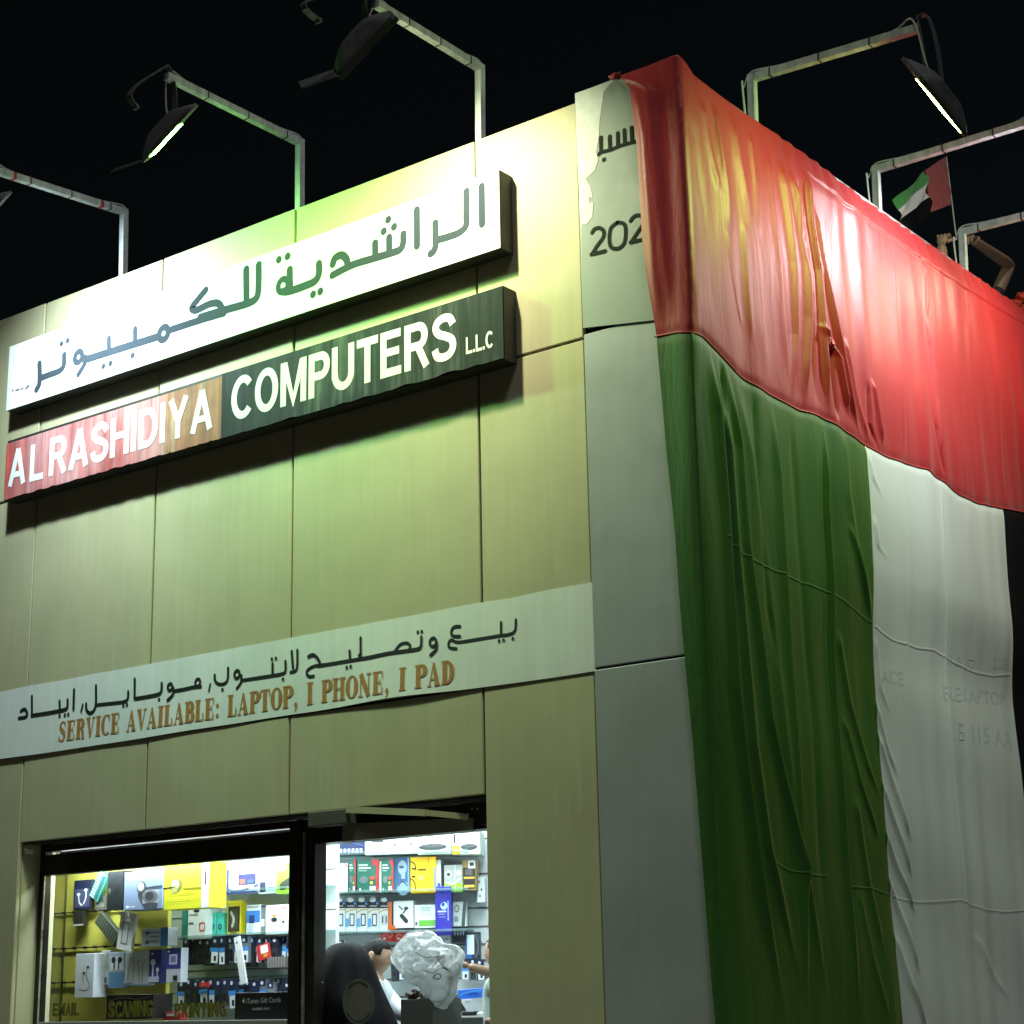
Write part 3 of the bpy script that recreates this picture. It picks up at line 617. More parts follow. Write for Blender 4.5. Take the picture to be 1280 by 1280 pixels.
# ================================================================== THE BIG FLAG
OFF = .035
def pxs(P):                                    # photo pixels -> (s, z): s>0 along the side wall, s<0 round on the front
    out = []
    for x, y in P:
        q = onX(x, y, OFF)
        if q.y > 0: out.append((q.y, q.z))
        else: q = onY(x, y, -OFF); out.append((min(q.x, 0), q.z))
    return np.array(out)
def bys(P): P = np.array(P); P = P[np.argsort(P[:, 0])]; return lambda s: np.interp(s, P[:, 0], P[:, 1])
def byz(P): P = np.array(P); P = P[np.argsort(P[:, 1])]; return lambda z: np.interp(z, P[:, 1], P[:, 0])
SEND = 6.9
seam = bys(list(map(tuple, pxs([(820,420),(845,415),(868,413),(880,420),(900,442),(920,464),(945,482),(980,503),(1000,513),(1020,520),(1035,531),(1055,545),(1073,558),(1098,571),(1120,579),(1150,588),(1170,603),(1190,620),(1215,631),(1245,637),(1280,643)]))) + [(5.6, 4.40), (SEND, 4.32)])
topP = pxs([(868, 88), (900, 113), (930, 136), (956, 154), (1000, 186), (1040, 217), (1086, 250), (1150, 295), (1211, 338), (1280, 384)])
topf = bys([(-.6, 6.29), (-.36, 6.275), (-.18, 6.27), (0, 6.275)] + list(map(tuple, topP)) + [(SEND, topP[-1][1])])
left_red = byz(pxs([(775, 95), (788, 112), (800, 190), (806, 300), (820, 420)]))
left_grn = byz([tuple(q) for q in pxs([(820, 420), (832, 560), (843, 660), (852, 780), (866, 930), (880, 1110), (893, 1280)])] + [(-.06, .35)])
wl = byz([tuple(q) for q in pxs([(1073, 558), (1078, 660), (1084, 775), (1092, 860), (1100, 950), (1106, 1030), (1113, 1110), (1120, 1190), (1129, 1280)])] + [(pxs([(1129, 1280)])[0][0]+.03, .35)])
wr = byz([tuple(q) for q in pxs([(1245, 638), (1250, 700), (1255, 770), (1262, 840), (1268, 890), (1280, 1000)])] + [(pxs([(1280, 1000)])[0][0]+.06, .35)])

# folds: polyline in photo pixels, half width m, height m, skew
FOLDS = [
 # green: radiating from the corner
 ([(872,418),(880,560),(884,700),(892,900),(905,1100),(912,1280)], .05, -.014, .3),
 ([(884,428),(898,520),(908,640),(913,760),(918,860),(930,960),(950,1100),(985,1280)], .040, .050, .5),
 ([(893,440),(912,560),(922,700),(932,820),(941,930),(960,1060),(985,1160),(1005,1240)], .035, .040, -.4),
 ([(905,450),(926,560),(935,680),(950,800),(962,900),(985,1000),(1010,1110),(1035,1250)], .035, .038, .5),
 ([(902,452),(908,560),(918,700),(925,800)], .03, -.035, .3),
 ([(920,470),(940,570),(958,700),(972,820),(985,950),(1000,1080)], .05, .022, .3),
 ([(942,488),(950,620),(962,760),(975,850)], .035, -.022, .2),
 ([(963,498),(974,600),(984,760),(990,860),(996,960),(1005,1100),(1012,1280)], .035, .030, .7),
 ([(985,508),(996,620),(1006,760),(1018,900),(1022,1000),(1035,1200)], .04, -.018, .3),
 ([(1024,528),(1028,640),(1036,760),(1042,860),(1050,980),(1060,1120),(1075,1280)], .022, .038, -.9),
 ([(1045,545),(1050,620),(1064,700),(1080,765)], .04, .020, .3),
 ([(1052,660),(1070,720),(1082,775)], .03, .016, .2), ([(1045,790),(1062,880),(1085,960),(1100,1000)], .03, .022, .3),
 ([(1055,900),(1075,980),(1098,1050)], .025, .020, .3), ([(1068,1000),(1085,1100),(1102,1190)], .03, .022, .3), ([(1075,1120),(1090,1200),(1110,1275)], .03, .02, .3),
 # white: puckers at the joint
 ([(1076,570),(1082,600),(1092,622)], .03, .02, .2), ([(1082,650),(1088,685),(1100,700)], .03, .022, .2),
 ([(1094,880),(1108,930),(1122,970)], .028, .030, .3), ([(1098,920),(1118,985),(1138,1050)], .030, .036, .4), ([(1102,980),(1122,1040),(1140,1095)], .026, .034, .3),
 ([(1106,1040),(1124,1090),(1145,1140)], .026, .036, .4), ([(1112,1100),(1128,1150),(1148,1215)], .030, .038, .3), ([(1120,1170),(1136,1230),(1160,1290)], .032, .036, .4), ([(1090,800),(1100,860),(1112,890)], .03, .016, .3),
 ([(1124,620),(1128,740),(1132,830),(1140,900),(1150,970),(1158,1020)], .016, .012, .9),
 ([(1168,590),(1172,700),(1180,800),(1187,900),(1198,1020),(1208,1130),(1216,1200),(1226,1290)], .016, .018, .9),
 ([(1200,640),(1202,720),(1208,790)], .06, .008, .2), ([(1222,1170),(1240,1210),(1262,1250)], .05, .012, .4),
 # red, first bay
 ([(866,150),(872,200),(880,260),(888,330),(893,410)], .05, -.008, .3), ([(852,110),(858,200),(866,300),(874,410)], .035, .018, -.4),
 ([(880,130),(888,180),(900,240)], .035, .020, .4), ([(895,135),(902,185),(910,240),(912,300)], .03, .018, .3),
 ([(915,140),(924,200),(936,260),(945,330),(950,400),(958,480)], .05, .024, .4), ([(938,170),(946,230),(950,300)], .03, .016, .3),
 ([(930,280),(934,350),(940,430)], .022, .014, .3), ([(908,290),(916,350),(930,410)], .02, .012, -.3),
 ([(960,190),(966,260),(974,330),(978,400),(985,480)], .04, .026, .4),
 # the gathered bunch
 ([(985,215),(996,270),(1003,330),(1006,400),(1004,510)], .035, .050, .6), ([(1000,215),(1006,280),(1016,340),(1022,420),(1030,520)], .028, .052, -.5),
 ([(975,205),(984,270),(990,330),(994,420),(990,500)], .035, .045, .4), ([(1010,260),(1022,340),(1036,420),(1052,500),(1068,550)], .028, .055, .5),
 ([(994,230),(999,300),(1010,370),(1014,440),(1018,515)], .016, -.035, .2), ([(1020,410),(1038,450),(1052,520)], .022, .04, .5), ([(1030,430),(1035,480),(1040,530)], .02, -.04, .2),
 ([(1045,430),(1062,500),(1078,555)], .03, .022, .4), ([(1080,480),(1088,520),(1096,560)], .024, .034, .5), ([(1074,485),(1078,530),(1090,565)], .02, -.028, .2),
 ([(1062,330),(1066,400),(1072,470),(1085,540)], .05, .014, .3), ([(1108,330),(1112,420),(1118,500),(1123,575)], .025, .012, .8),
 ([(1150,400),(1156,440),(1163,500),(1168,590)], .018, .026, .8), ([(1160,530),(1166,570),(1172,600)], .02, -.02, .3),
 ([(1200,400),(1204,500),(1210,620)], .05, .010, .4), ([(1232,400),(1240,520),(1246,630)], .04, .010, .5), ([(1262,420),(1268,520),(1272,630)], .04, .010, .5),
 ([(1146,330),(1149,345),(1150,400)], .015, .014, .3), ([(1135,300),(1143,330),(1149,352)], .016, .012, .3),
 # front strip, upper
 ([(812,100),(820,180),(828,280),(838,400)], .05, .026, .4), ([(795,110),(808,170),(815,260),(820,330),(825,410)], .03, .024, -.3), ([(780,97),(800,104),(822,118)], .02, .02, .2),
]
fz = []
for P, w, a, sk in FOLDS:
    if P[0][0] > 1074 and P[0][1] > 560: a *= .62
    q = pxs(P); o_ = np.argsort(q[:, 1]); fz.append((q[o_, 1], q[o_, 0], w, a, sk))
def sm(x): x = np.clip(x, 0, 1); return x*x*(3-2*x)
rng = np.random.RandomState(3)
WAV = [(rng.uniform(9, 34), rng.uniform(0, 6.28), rng.uniform(-2.2, 2.2), rng.uniform(.5, 1)) for _ in range(16)]
hem = bys([tuple(q) for q in pxs([(985, 200), (1010, 225), (1050, 262), (1100, 298), (1140, 325), (1170, 347), (1210, 372), (1250, 395), (1280, 412)])])
def D(s, z):
    s = np.asarray(s, float); z = np.asarray(z, float); d = np.zeros_like(s)
    for zz, ss, w, a, sk in fz:
        c = np.interp(z, zz, ss); x = (s-c)
        wl_ = np.where(x > 0, w*(1-.75*abs(sk)) if sk > 0 else w, w*(1-.75*abs(sk)) if sk < 0 else w)
        L = zz[-1]-zz[0]; t = sm((z-zz[0]+.02)/max(.12, .22*L))*sm((zz[-1]-z+.03)/max(.08, .12*L))
        d += a*.66*np.exp(-(np.abs(x)/wl_)**1.7)*t
    top = topf(s); near = sm((top-z)/.35)
    for f, p_, dr, am in WAV:
        d += .0016*am*np.sin(f*s+p_+dr*z+1.3*np.sin(z*1.1+f))*near
    # fine pleats below the top hem
    k = np.exp(-((top-z)/.16)**2); d += .010*k*(np.sin(s*31+3*np.sin(s*5))*.6+np.sin(s*57+2)*.3)*sm((s-.5)/.8)
    # folded hem step on the right part
    hz = hem(s); st_ = sm((s-1.1)/.5); d += st_*.012*sm((z-hz)/.02)*sm((top-z)/.05+.3)
    # soft swag ripples
    d += .004*np.sin(z*7+s*2.1)*sm((s-.3)/1)
    d += .006*np.sin(s*3.1+z*1.7)*np.sin(z*1.3)
    d += .035*np.exp(-((s+.19)/.10)**2)*sm((z-4.75)/.4)*(s < 0)*sm((top-z)/.25)
    # seams pull in
    d += -.006*np.exp(-((z-seam(s))/.03)**2)
    # hidden sign box behind the cloth lifts it
    lift = np.clip(.05*sm((s-.9)/.7)*sm((z-3.2)/.6), 0, .05)
    d += lift*sm((top-z)/.25)
    return d
def surf(s, z, h=0.):
    s = np.asarray(s, float); z = np.asarray(z, float)
    d = np.maximum(D(s, z), -.026)*np.where(s < 0, .7, 1)+OFF+h
    # foot of the front strip stays close to the wall
    r = .035; a = np.clip((s+r)/(2*r), 0, 1)*PI/2; nx = np.sin(a); ny = -np.cos(a)
    # over the parapet the cloth turns inwards
    top = topf(s); e_ = sm((z-(top-.03))/.03); inn = .05*e_**2
    x = np.minimum(s, 0)+nx*(d-inn*1.2); y = np.maximum(s, 0)+ny*(d-inn*1.2)
    return np.stack([x, y, z], -1)
def cloth(name, sa, sb, zt_, zb_, nu, nv, m, parent):
    """sa(z),sb(z) side limits; zt_(s), zb_(s) limits"""
    u = np.linspace(0, 1, nu+1)[None, :]; v = np.linspace(0, 1, nv+1)[:, None]
    s = np.zeros((nv+1, nu+1)); z = np.zeros_like(s); z[:] = 4
    s0 = sa(4*np.ones_like(v)); s1 = sb(4*np.ones_like(v)); s = s0+(s1-s0)*u+0*v
    for _ in range(25):
        z = zt_(s)+(zb_(s)-zt_(s))*v; s = sa(z)+(sb(z)-sa(z))*u
    P = surf(s, z).reshape(-1, 3); W_ = nu+1
    i = (np.arange(nv)[:, None]*W_+np.arange(nu)[None, :]).ravel()
    Fq = np.stack([i, i+1, i+W_+1, i+W_], -1)
    me = bpy.data.meshes.new(name); me.vertices.add(len(P)); me.vertices.foreach_set('co', P.ravel())
    me.loops.add(Fq.size); me.loops.foreach_set('vertex_index', Fq.ravel()); me.polygons.add(len(Fq))
    me.polygons.foreach_set('loop_start', np.arange(len(Fq))*4); me.polygons.foreach_set('loop_total', np.full(len(Fq), 4))
    me.polygons.foreach_set('use_smooth', np.ones(len(Fq), bool)); me.update(); me.validate()
    me.materials.append(m); o = bpy.data.objects.new(name, me); C.objects.link(o); o.parent = parent; o.matrix_parent_inverse = Matrix.Translation(-Vector(parent.location))
    return o
def satin(name, col, rough=.34, spec=.9, sheen=.3, trans=.0, wr=.55, tint=(1, 1, 1, 1)):
    m = mat(name, col, rough, spec=spec, sheen=sheen); N = m.node_tree.nodes; L = m.node_tree.links; b = N['Principled BSDF']
    b.inputs['Sheen Roughness'].default_value = .35; b.inputs['Sheen Tint'].default_value = tint
    g_ = N.new('ShaderNodeNewGeometry')
    def nz(scale, st, det=5):
        mp = N.new('ShaderNodeMapping'); mp.inputs['Scale'].default_value = st; L.new(g_.outputs['Position'], mp.inputs[0])
        n_ = N.new('ShaderNodeTexNoise'); n_.inputs['Scale'].default_value = scale; n_.inputs['Detail'].default_value = det; n_.inputs['Distortion'].default_value = .6; L.new(mp.outputs[0], n_.inputs['Vector']); return n_.outputs[0]
    a1 = nz(5.5, (2.4, 2.4, .38)); a2 = nz(22, (2.2, 2.2, .35)); a3 = nz(60, (1.6, 1.6, .8), 8)
    b1_ = N.new('ShaderNodeBump'); b1_.inputs['Strength'].default_value = wr; b1_.inputs['Distance'].default_value = .03; L.new(a1, b1_.inputs['Height'])
    b2_ = N.new('ShaderNodeBump'); b2_.inputs['Strength'].default_value = wr*.6; b2_.inputs['Distance'].default_value = .006; L.new(a2, b2_.inputs['Height']); L.new(b1_.outputs[0], b2_.inputs['Normal'])
    b3_ = N.new('ShaderNodeBump'); b3_.inputs['Strength'].default_value = .25; b3_.inputs['Distance'].default_value = .003; L.new(a3, b3_.inputs['Height']); L.new(b2_.outputs[0], b3_.inputs['Normal'])
    L.new(b3_.outputs[0], b.inputs['Normal']); return m
FG = thing('national_flag', 'huge satin flag of red, green, white and black draped over the corner wall', 'flag', (0, 1.0, .35))
M_red = satin('satin_red', (.38, .014, .018, 1), .48, .6, sheen=.2, wr=.2)
M_grn = satin('satin_green', (.032, .122, .016, 1), .52, .4, sheen=.32, wr=.22, tint=(.55, .38, .14, 1))
M_wht = satin('satin_white', (.60, .67, .625, 1), .6, .25, sheen=0, wr=.14)
M_blk = satin('satin_black', (.006, .006, .008, 1), .7, .12, sheen=0)
ones = lambda c: (lambda z: c+0*z)
bot = lambda s: .35+0*s
cloth('red_band', left_red, ones(SEND), lambda s: topf(s), seam, 760, 260, M_red, FG)
cloth('green_band', left_grn, wl, seam, bot, 330, 340, M_grn, FG)
cloth('white_band', wl, wr, seam, bot, 260, 340, M_wht, FG)
cloth('black_band', wr, ones(SEND), seam, bot, 150, 260, M_blk, FG)
def piping(name, s, z, r, m, h=.004):
    P = surf(np.array(s), np.array(z), h); bm = NB(); tube(bm, [Vector(p) for p in P], r, 5); o = obj(name, bm, m, FG, smooth=True); return o
ss = np.linspace(float(left_red(5.0))+.01, SEND-.05, 260)
piping('band_seam', ss, seam(ss), .0055, M_red, .001)
m_th1 = mat('thread_green', (.10, .26, .07, 1), .6); m_th2 = mat('thread_white', (.85, .9, .86, 1), .6)
for P in ([(905,668),(930,692),(955,706),(985,719),(1010,730),(1040,744),(1062,762),(1085,780),(1098,790),(1112,799),(1130,805),(1150,810),(1168,812),(1180,820),(1195,829),(1220,840),(1240,844),(1260,842)],
          [(1060,1107),(1090,1110),(1112,1118),(1130,1124),(1150,1127),(1175,1126),(1200,1124),(1212,1129),(1230,1136),(1255,1139),(1280,1137)],
          [(970,1078),(990,1088),(1012,1092),(1034,1094)]):
    q = pxs(P); o_ = np.argsort(q[:, 0]); xs = np.linspace(q[:, 0].min(), q[:, 0].max(), 120); zz = np.interp(xs, q[o_, 0], q[o_, 1])
    gi = wl(zz) > xs
    for sel, mm in ((gi, m_th1), (~gi, m_th2)):
        if sel.sum() > 3:
            a_ = surf(xs[sel], zz[sel]+.0035, .0035); b_ = surf(xs[sel], zz[sel]-.0035, .0035); n_ = len(a_)
            obj('stitched_seam', ([tuple(p) for p in a_]+[tuple(p) for p in b_], [], [(k, n_+k, n_+k+1, k+1) for k in range(n_-1)]), mm, FG)
q = pxs([(1073, 560), (1085, 780), (1100, 950), (1113, 1110), (1129, 1278)]); zz = np.linspace(q[-1][1], q[0][1], 200); piping('joint_seam', wl(zz), zz, .004, M_wht, .002)
# lettering of a wall sign showing through the white cloth
def split_islands(name, P, Fc, m, par):
    pr = list(range(len(P)))
    def fd(a):
        while pr[a] != a: pr[a] = pr[pr[a]]; a = pr[a]
        return a
    for f in Fc:
        for k in f[1:]: pr[fd(k)] = fd(f[0])
    G = {}
    for f in Fc: G.setdefault(fd(f[0]), []).append(f)
    for fs in G.values():
        ids = sorted({k for f in fs for k in f}); mp = {k: i for i, k in enumerate(ids)}
        obj(name, ([P[k] for k in ids], [], [tuple(mp[k] for k in f) for f in fs]), m, par)
m_ghost = satin('satin_white_print', (.50, .565, .53, 1), .6, .25, sheen=0, wr=.14)
def ghost(body, p0, p1, hpx, dup_=1):
    q = pxs([p0, p1, (p0[0], p0[1]-hpx)]); V, Fc, w, y0, y1 = text2d(body, .02); 
    s_ = np.array([q[0][0]+(q[1][0]-q[0][0])*v.x/w for v in V]); t_ = np.array([(v.x/w) for v in V])
    z_ = q[0][1]+(q[1][1]-q[0][1])*t_+(q[2][1]-q[0][1])*np.array([v.y for v in V])/.72
    P = surf(s_, z_, .0004); split_islands('show_through_letter', [tuple(p) for p in P], Fc, m_ghost, FG)
ghost('ACE', (1100, 853), (1128, 857), 17); ghost('BLE:LAPTOP', (1180, 874), (1257, 882), 17)
ghost('5 115 AA', (1199, 925), (1266, 935), 22); ghost('0 & JO', (1184, 831), (1218, 836), 12); ghost('2.UK', (1238, 836), (1257, 838), 14)
# knot of the bunch and the tied corner
def blob(bm, c, r, seedv, sc=(1, 1, 1), amp=.35, sub=3, fr_=3.):
    rr = bmesh.ops.create_icosphere(bm, subdivisions=sub, radius=1)
    for v in rr['verts']:
        k = 1+amp*(noise.noise(v.co*fr_+Vector((seedv, 0, 0)))+.5*noise.noise(v.co*fr_*2.3+Vector((0, seedv, 0))))
        v.co = Vector((v.co.x*sc[0], v.co.y*sc[1], v.co.z*sc[2]))*r*k+Vector(c)
q = pxs([(1028, 432)])[0]; w_ = surf(q[0], q[1]); bm = NB(); blob(bm, w_, .035, 4, (.7, 1.2, .9), .8); obj('knot', bm, M_red, FG, smooth=True)
q = onY(769, 95, -.03); bm = NB(); blob(bm, q, .022, 9, (1.5, .8, .8), .8); obj('knot', bm, M_red, FG, smooth=True)

# ================================================================== PEOPLE
M_skin = mat('skin_tan', (.46, .29, .19, 1), .5, var=.12, vscale=20, bump=.1, bscale=90)
M_skin2 = mat('skin_brown', (.20, .115, .075, 1), .5, var=.15, vscale=20, bump=.1, bscale=90)
def skin_mesh(name, J, E_, m, parent, sub=2, root=0):
    """J: list of (point, radius or (rx,ry)); E_: edges"""
    me = bpy.data.meshes.new(name); me.from_pydata([tuple(j[0]) for j in J], E_, []); me.update()
    o = bpy.data.objects.new(name, me); C.objects.link(o)
    sk = o.modifiers.new('skin', 'SKIN'); sk.use_smooth_shade = True
    for i, j in enumerate(J):
        r = j[1]; me.skin_vertices[0].data[i].radius = (r, r) if not isinstance(r, tuple) else r
        me.skin_vertices[0].data[i].use_root = (i == root)
    sb = o.modifiers.new('sub', 'SUBSURF'); sb.levels = sub; sb.render_levels = sub
    dg = bpy.context.evaluated_depsgraph_get(); dg.update(); nm = bpy.data.meshes.new_from_object(o.evaluated_get(dg)); bpy.data.objects.remove(o)
    o = bpy.data.objects.new(name, nm); C.objects.link(o); nm.materials.clear(); nm.materials.append(m)
    for p in nm.polygons: p.use_smooth = True
    if parent: o.parent = parent; o.matrix_parent_inverse = Matrix.Translation(-Vector(parent.location))
    return o
def head_bm(c, yaw, tilt=0., r=.115):
    """face along local -Y rotated by yaw"""
    bm = NB(); bmesh.ops.create_icosphere(bm, subdivisions=4, radius=1)
    for v in bm.verts:
        p = v.co; x, y, z = p.x*.68, p.y*.86, p.z*1.0
        if p.z < 0: x *= 1-.32*(-p.z)**1.5; y = y*(1-.18*(-p.z)) - .10*(-p.z)*(1 if p.y < 0 else -.4)
        if p.y < -.3:
            z_ = p.z
            nose = math.exp(-((p.x)/.13)**2)*math.exp(-((z_+.12)/.17)**2); y -= .20*nose*(1 if z_ < .05 else .6)
            y += .07*math.exp(-((abs(p.x)-.32)/.14)**2-((z_-.10)/.10)**2)
            y -= .04*math.exp(-((z_-.22)/.07)**2)*math.exp(-(p.x/.5)**2)
            y -= .06*math.exp(-((z_+.50)/.06)**2)*math.exp(-(p.x/.24)**2); y -= .05*math.exp(-((z_+.62)/.06)**2)*math.exp(-(p.x/.22)**2); y += .03*math.exp(-((z_+.56)/.025)**2)*math.exp(-(p.x/.24)**2)
            y -= .08*math.exp(-((z_+.88)/.14)**2)
        v.co = Vector((x, y, z))*r*1.12
    bm.transform(Matrix.Translation(c) @ Matrix.Rotation(yaw, 4, 'Z') @ Matrix.Rotation(tilt, 4, 'X')); return bm
def head_parts(c, yaw, tilt, r, m, parent, hair=None, body=None):
    Mx = Matrix.Translation(c) @ Matrix.Rotation(yaw, 4, 'Z') @ Matrix.Rotation(tilt, 4, 'X')
    h = obj('head', head_bm(c, yaw, tilt, r), m, parent, smooth=True)
    for s in (-1, 1):
        bm = NB(); rr = bmesh.ops.create_icosphere(bm, subdivisions=3, radius=1)
        for v in rr['verts']:
            d_ = math.hypot(v.co.y, v.co.z); v.co.x *= .42*(1 if v.co.x*s < 0 else (.35+.65*d_)); v.co.y *= .66+.1*v.co.z
            v.co = v.co*r*.36
        bm.transform(Mx @ Matrix.Translation((s*r*.83, r*.12, -r*.02)) @ Matrix.Rotation(s*.35, 4, 'Z')); obj('ear', bm, m, h, smooth=True)
        bm = NB(); bmesh.ops.create_icosphere(bm, subdivisions=2, radius=r*.085, matrix=Mx @ Matrix.Translation((s*r*.25, -r*.80, r*.10))); obj('eye', bm, mat('eye_white', (.4, .4, .38, 1), .4), h, smooth=True)
        bm = NB(); bmesh.ops.create_icosphere(bm, subdivisions=1, radius=r*.05, matrix=Mx @ Matrix.Translation((s*r*.25, -r*.885, r*.10))); obj('iris', bm, m_black, h, smooth=True)
    if hair:
        bm = NB(); rr = bmesh.ops.create_icosphere(bm, subdivisions=5, radius=1)
        for v in rr['verts']:
            p = v.co.copy(); k = 1.0+.03*noise.noise(p*9)+.02*noise.noise(p*26)
            v.co = Vector((p.x*.73, p.y*.90+.03, p.z*1.03))*r*1.13*k
        dl = [v for v in bm.verts if (v.co.z < -.32*r+ (0 if v.co.y > .2*r else .50*r)) or (v.co.y < -.50*r and v.co.z < .62*r)]
        bmesh.ops.delete(bm, geom=dl, context='VERTS'); r_ = bmesh.ops.solidify(bm, geom=bm.faces[:], thickness=.006)
        bm.transform(Mx); obj('hair', bm, hair, parent, smooth=True)
    return h
def hand(parent, wrist, direc, palmn, m, curl=.6, size=1., flip=1):
    """palm + five fingers, grown as short skinned chains"""
    w = Vector(wrist); d = Vector(direc).normalized(); n = Vector(palmn).normalized(); n = (n-d*n.dot(d)).normalized(); s = d.cross(n)*flip; k = .01*size
    J = [(w, 2.6*k), (w+d*3*k, (3.4*k, 1.7*k)), (w+d*8*k, (3.9*k, 1.5*k))]; E_ = [(0, 1), (1, 2)]
    obj_ = skin_mesh('hand', J, E_, m, parent, 2)
    for i, (off, L_) in enumerate(((-3.0, 7.2), (-1.0, 8.1), (1.0, 7.6), (2.9, 6.0))):
        b0 = w+d*8.2*k+s*off*k; c1_ = curl*(.85+.08*i)
        p = [b0-d*1.5*k, b0]; a_ = 0; q = b0
        for f_ in (.45, .32, .23):
            a_ += c1_; q = q+(d*math.cos(a_)+n*math.sin(a_))*L_*f_*k; p.append(q)
        skin_mesh('finger', [(p[0], .95*k), (p[1], .95*k), (p[2], .85*k), (p[3], .78*k), (p[4], .62*k)], [(0,1),(1,2),(2,3),(3,4)], m, parent, 2)
    b0 = w+d*2.4*k-s*2.6*k; q1 = b0+(d*.6-s*.8+n*.25).normalized()*3.2*k; q2 = q1+(d*.8-s*.1+n*.6).normalized()*2.9*k; q3 = q2+(d*.6+s*.4+n*.6).normalized()*2.2*k
    skin_mesh('thumb', [(b0, 1.2*k), (q1, 1.05*k), (q2, .9*k), (q3, .7*k)], [(0,1),(1,2),(2,3)], m, parent, 2)
    return obj_
def stander(name, label, foot, yaw, height, skin, hair, shirt, pants, elbowL, wristL, elbowR, wristR, headyaw=None, tilt=0., lean=(0, 0), arm=1.):
    t = thing(name, label, 'person', foot); f = Vector(foot); H = height; X_ = Vector((math.cos(yaw), math.sin(yaw), 0)); Yb = Vector((-math.sin(yaw), math.cos(yaw), 0))
    ln_ = Vector((lean[0], lean[1], 0)); P = lambda x, y, z: f+X_*x*H+Yb*y*H+Vector((0, 0, z*H))+ln_*max(0, z-.5)*2
    eL, wL, eR, wR = map(Vector, (elbowL, wristL, elbowR, wristR)); k = H/1.75
    pel = P(0, 0, .53); J = [(pel, .14*k), (P(0, 0, .62), .125*k), (P(0, 0, .74), (.15*k, .12*k)), (P(0, 0, .815), (.10*k, .085*k)), (P(0, -.005, .86), .055*k), (P(0, -.01, .90), .055*k),
         (P(-.11, 0, .80), .062*k), (eL, .043*k*arm), (wL, .029*k*arm), (P(.11, 0, .80), .062*k), (eR, .043*k*arm), (wR, .029*k*arm),
         (P(-.055, 0, .49), .088*k), (P(-.06, -.01, .28), .058*k), (P(-.06, .01, .04), .038*k), (P(-.065, -.07, .018), .033*k),
         (P(.055, 0, .49), .088*k), (P(.06, -.01, .28), .058*k), (P(.06, .01, .04), .038*k), (P(.065, -.07, .018), .033*k)]
    E_ = [(0,1),(1,2),(2,3),(3,4),(4,5),(3,6),(6,7),(7,8),(3,9),(9,10),(10,11),(0,12),(12,13),(13,14),(14,15),(0,16),(16,17),(17,18),(18,19)]
    skin_mesh('body', J, E_, skin, t)
    g_ = lambda i, d_: (J[i][0], tuple(q+d_ for q in J[i][1]) if isinstance(J[i][1], tuple) else J[i][1]+d_)
    mL = J[6][0].lerp(eL, .75); mR = J[9][0].lerp(eR, .75)
    sj = [g_(0, .018), g_(1, .018), g_(2, .014), g_(3, .012), g_(6, .016), (mL, .062*k), g_(9, .016), (mR, .062*k)]
    skin_mesh('shirt', sj, [(0,1),(1,2),(2,3),(3,4),(4,5),(3,6),(6,7)], shirt, t)
    tj = [g_(0, .012), g_(12, .016), g_(13, .02), g_(14, .02), g_(16, .016), g_(17, .02), g_(18, .02)]
    skin_mesh('trousers', tj, [(0,1),(1,2),(2,3),(0,4),(4,5),(5,6)], pants, t)
    hc_ = P(0, -.012, .935); head_parts(hc_, yaw if headyaw is None else headyaw, tilt, .115*k, skin, t, hair)
    return t, hc_
m_hair = mat('hair_black', (.012, .011, .012, 1), .5, bump=.6, bscale=160)
m_hair2 = mat('hair_black_greying', (.007, .007, .008, 1), .6, spec=.15, bump=.6, bscale=160, var=.5, vscale=40)
m_shirt = mat('shirt_pale_blue', (.55, .62, .66, 1), .8, var=.12, vscale=12, bump=.4)
m_dk = mat('cloth_dark', (.03, .03, .035, 1), .8)
# person on the roof waving the small flag
wl_ = onX(1177, 306, -.35); el_ = onX(1178, 345, -.32); wr_ = onX(1216, 300, -.42); er_ = onX(1262, 331, -.50)
yp = (onX(1215, 360, -.5).y)
t, hc = stander('person', 'person on the roof holding up a small flag, bare arms raised', (-.60, yp+.10, 5.15), R(90), 1.42, M_skin, m_hair, m_dk, m_dk, el_, wl_, er_, wr_, arm=1.55)
hand(t, wl_, (wl_-el_).normalized()*.5+Vector((0, .5, .8)), (-.2, .8, -.3), M_skin, .75, 1.25)
hand(t, wr_, (wr_-er_), (0, -.1, -1), M_skin, .55, 1.25, -1)
# small flag in the hand
F0 = onX(1193, 278, -.36); F1 = onX(1183, 196, -.36); HF = thing('hand_flag', 'small red, green, white and black flag held up behind the parapet', 'flag', onX(1196, 300, -.36))
bm = NB(); tube(bm, [onX(1196, 300, -.36), F0, F1], .0045, 6); obj('stick', bm, mat('stick_white', (.7, .68, .6, 1), .5), HF)
def quadmesh(name, c4, nu, nv, m, parent, wob=.02):
    a_, b_, c_, d_ = map(Vector, c4); V = []; Fc = []
    for i in range(nu+1):
        for j in range(nv+1):
            u = i/nu; v = j/nv; p = (a_.lerp(b_, u)).lerp(d_.lerp(c_, u), v); p += Vector((wob*math.sin(p.z*38+p.y*26), wob*.3*math.sin(p.z*22), 0)); V.append(p)
    for i in range(nu):
        for j in range(nv): q = i*(nv+1)+j; Fc.append((q, q+nv+1, q+nv+2, q+1))
    return obj(name, (V, [], Fc), m, parent, smooth=True)
fp = lambda x, y: onX(x, y, -.36)
fm = lambda n_, c_: mat(n_, c_, .7, sheen=.3)
quadmesh('red_band', [fp(1182,196), fp(1190,255), fp(1164,265), fp(1157,212)], 8, 8, fm('flag_red', (.40, .03, .03, 1)), HF, .007)
quadmesh('green_band', [fp(1158,212), fp(1159,228), fp(1123,262), fp(1119,249)], 8, 6, fm('flag_green', (.05, .30, .05, 1)), HF)
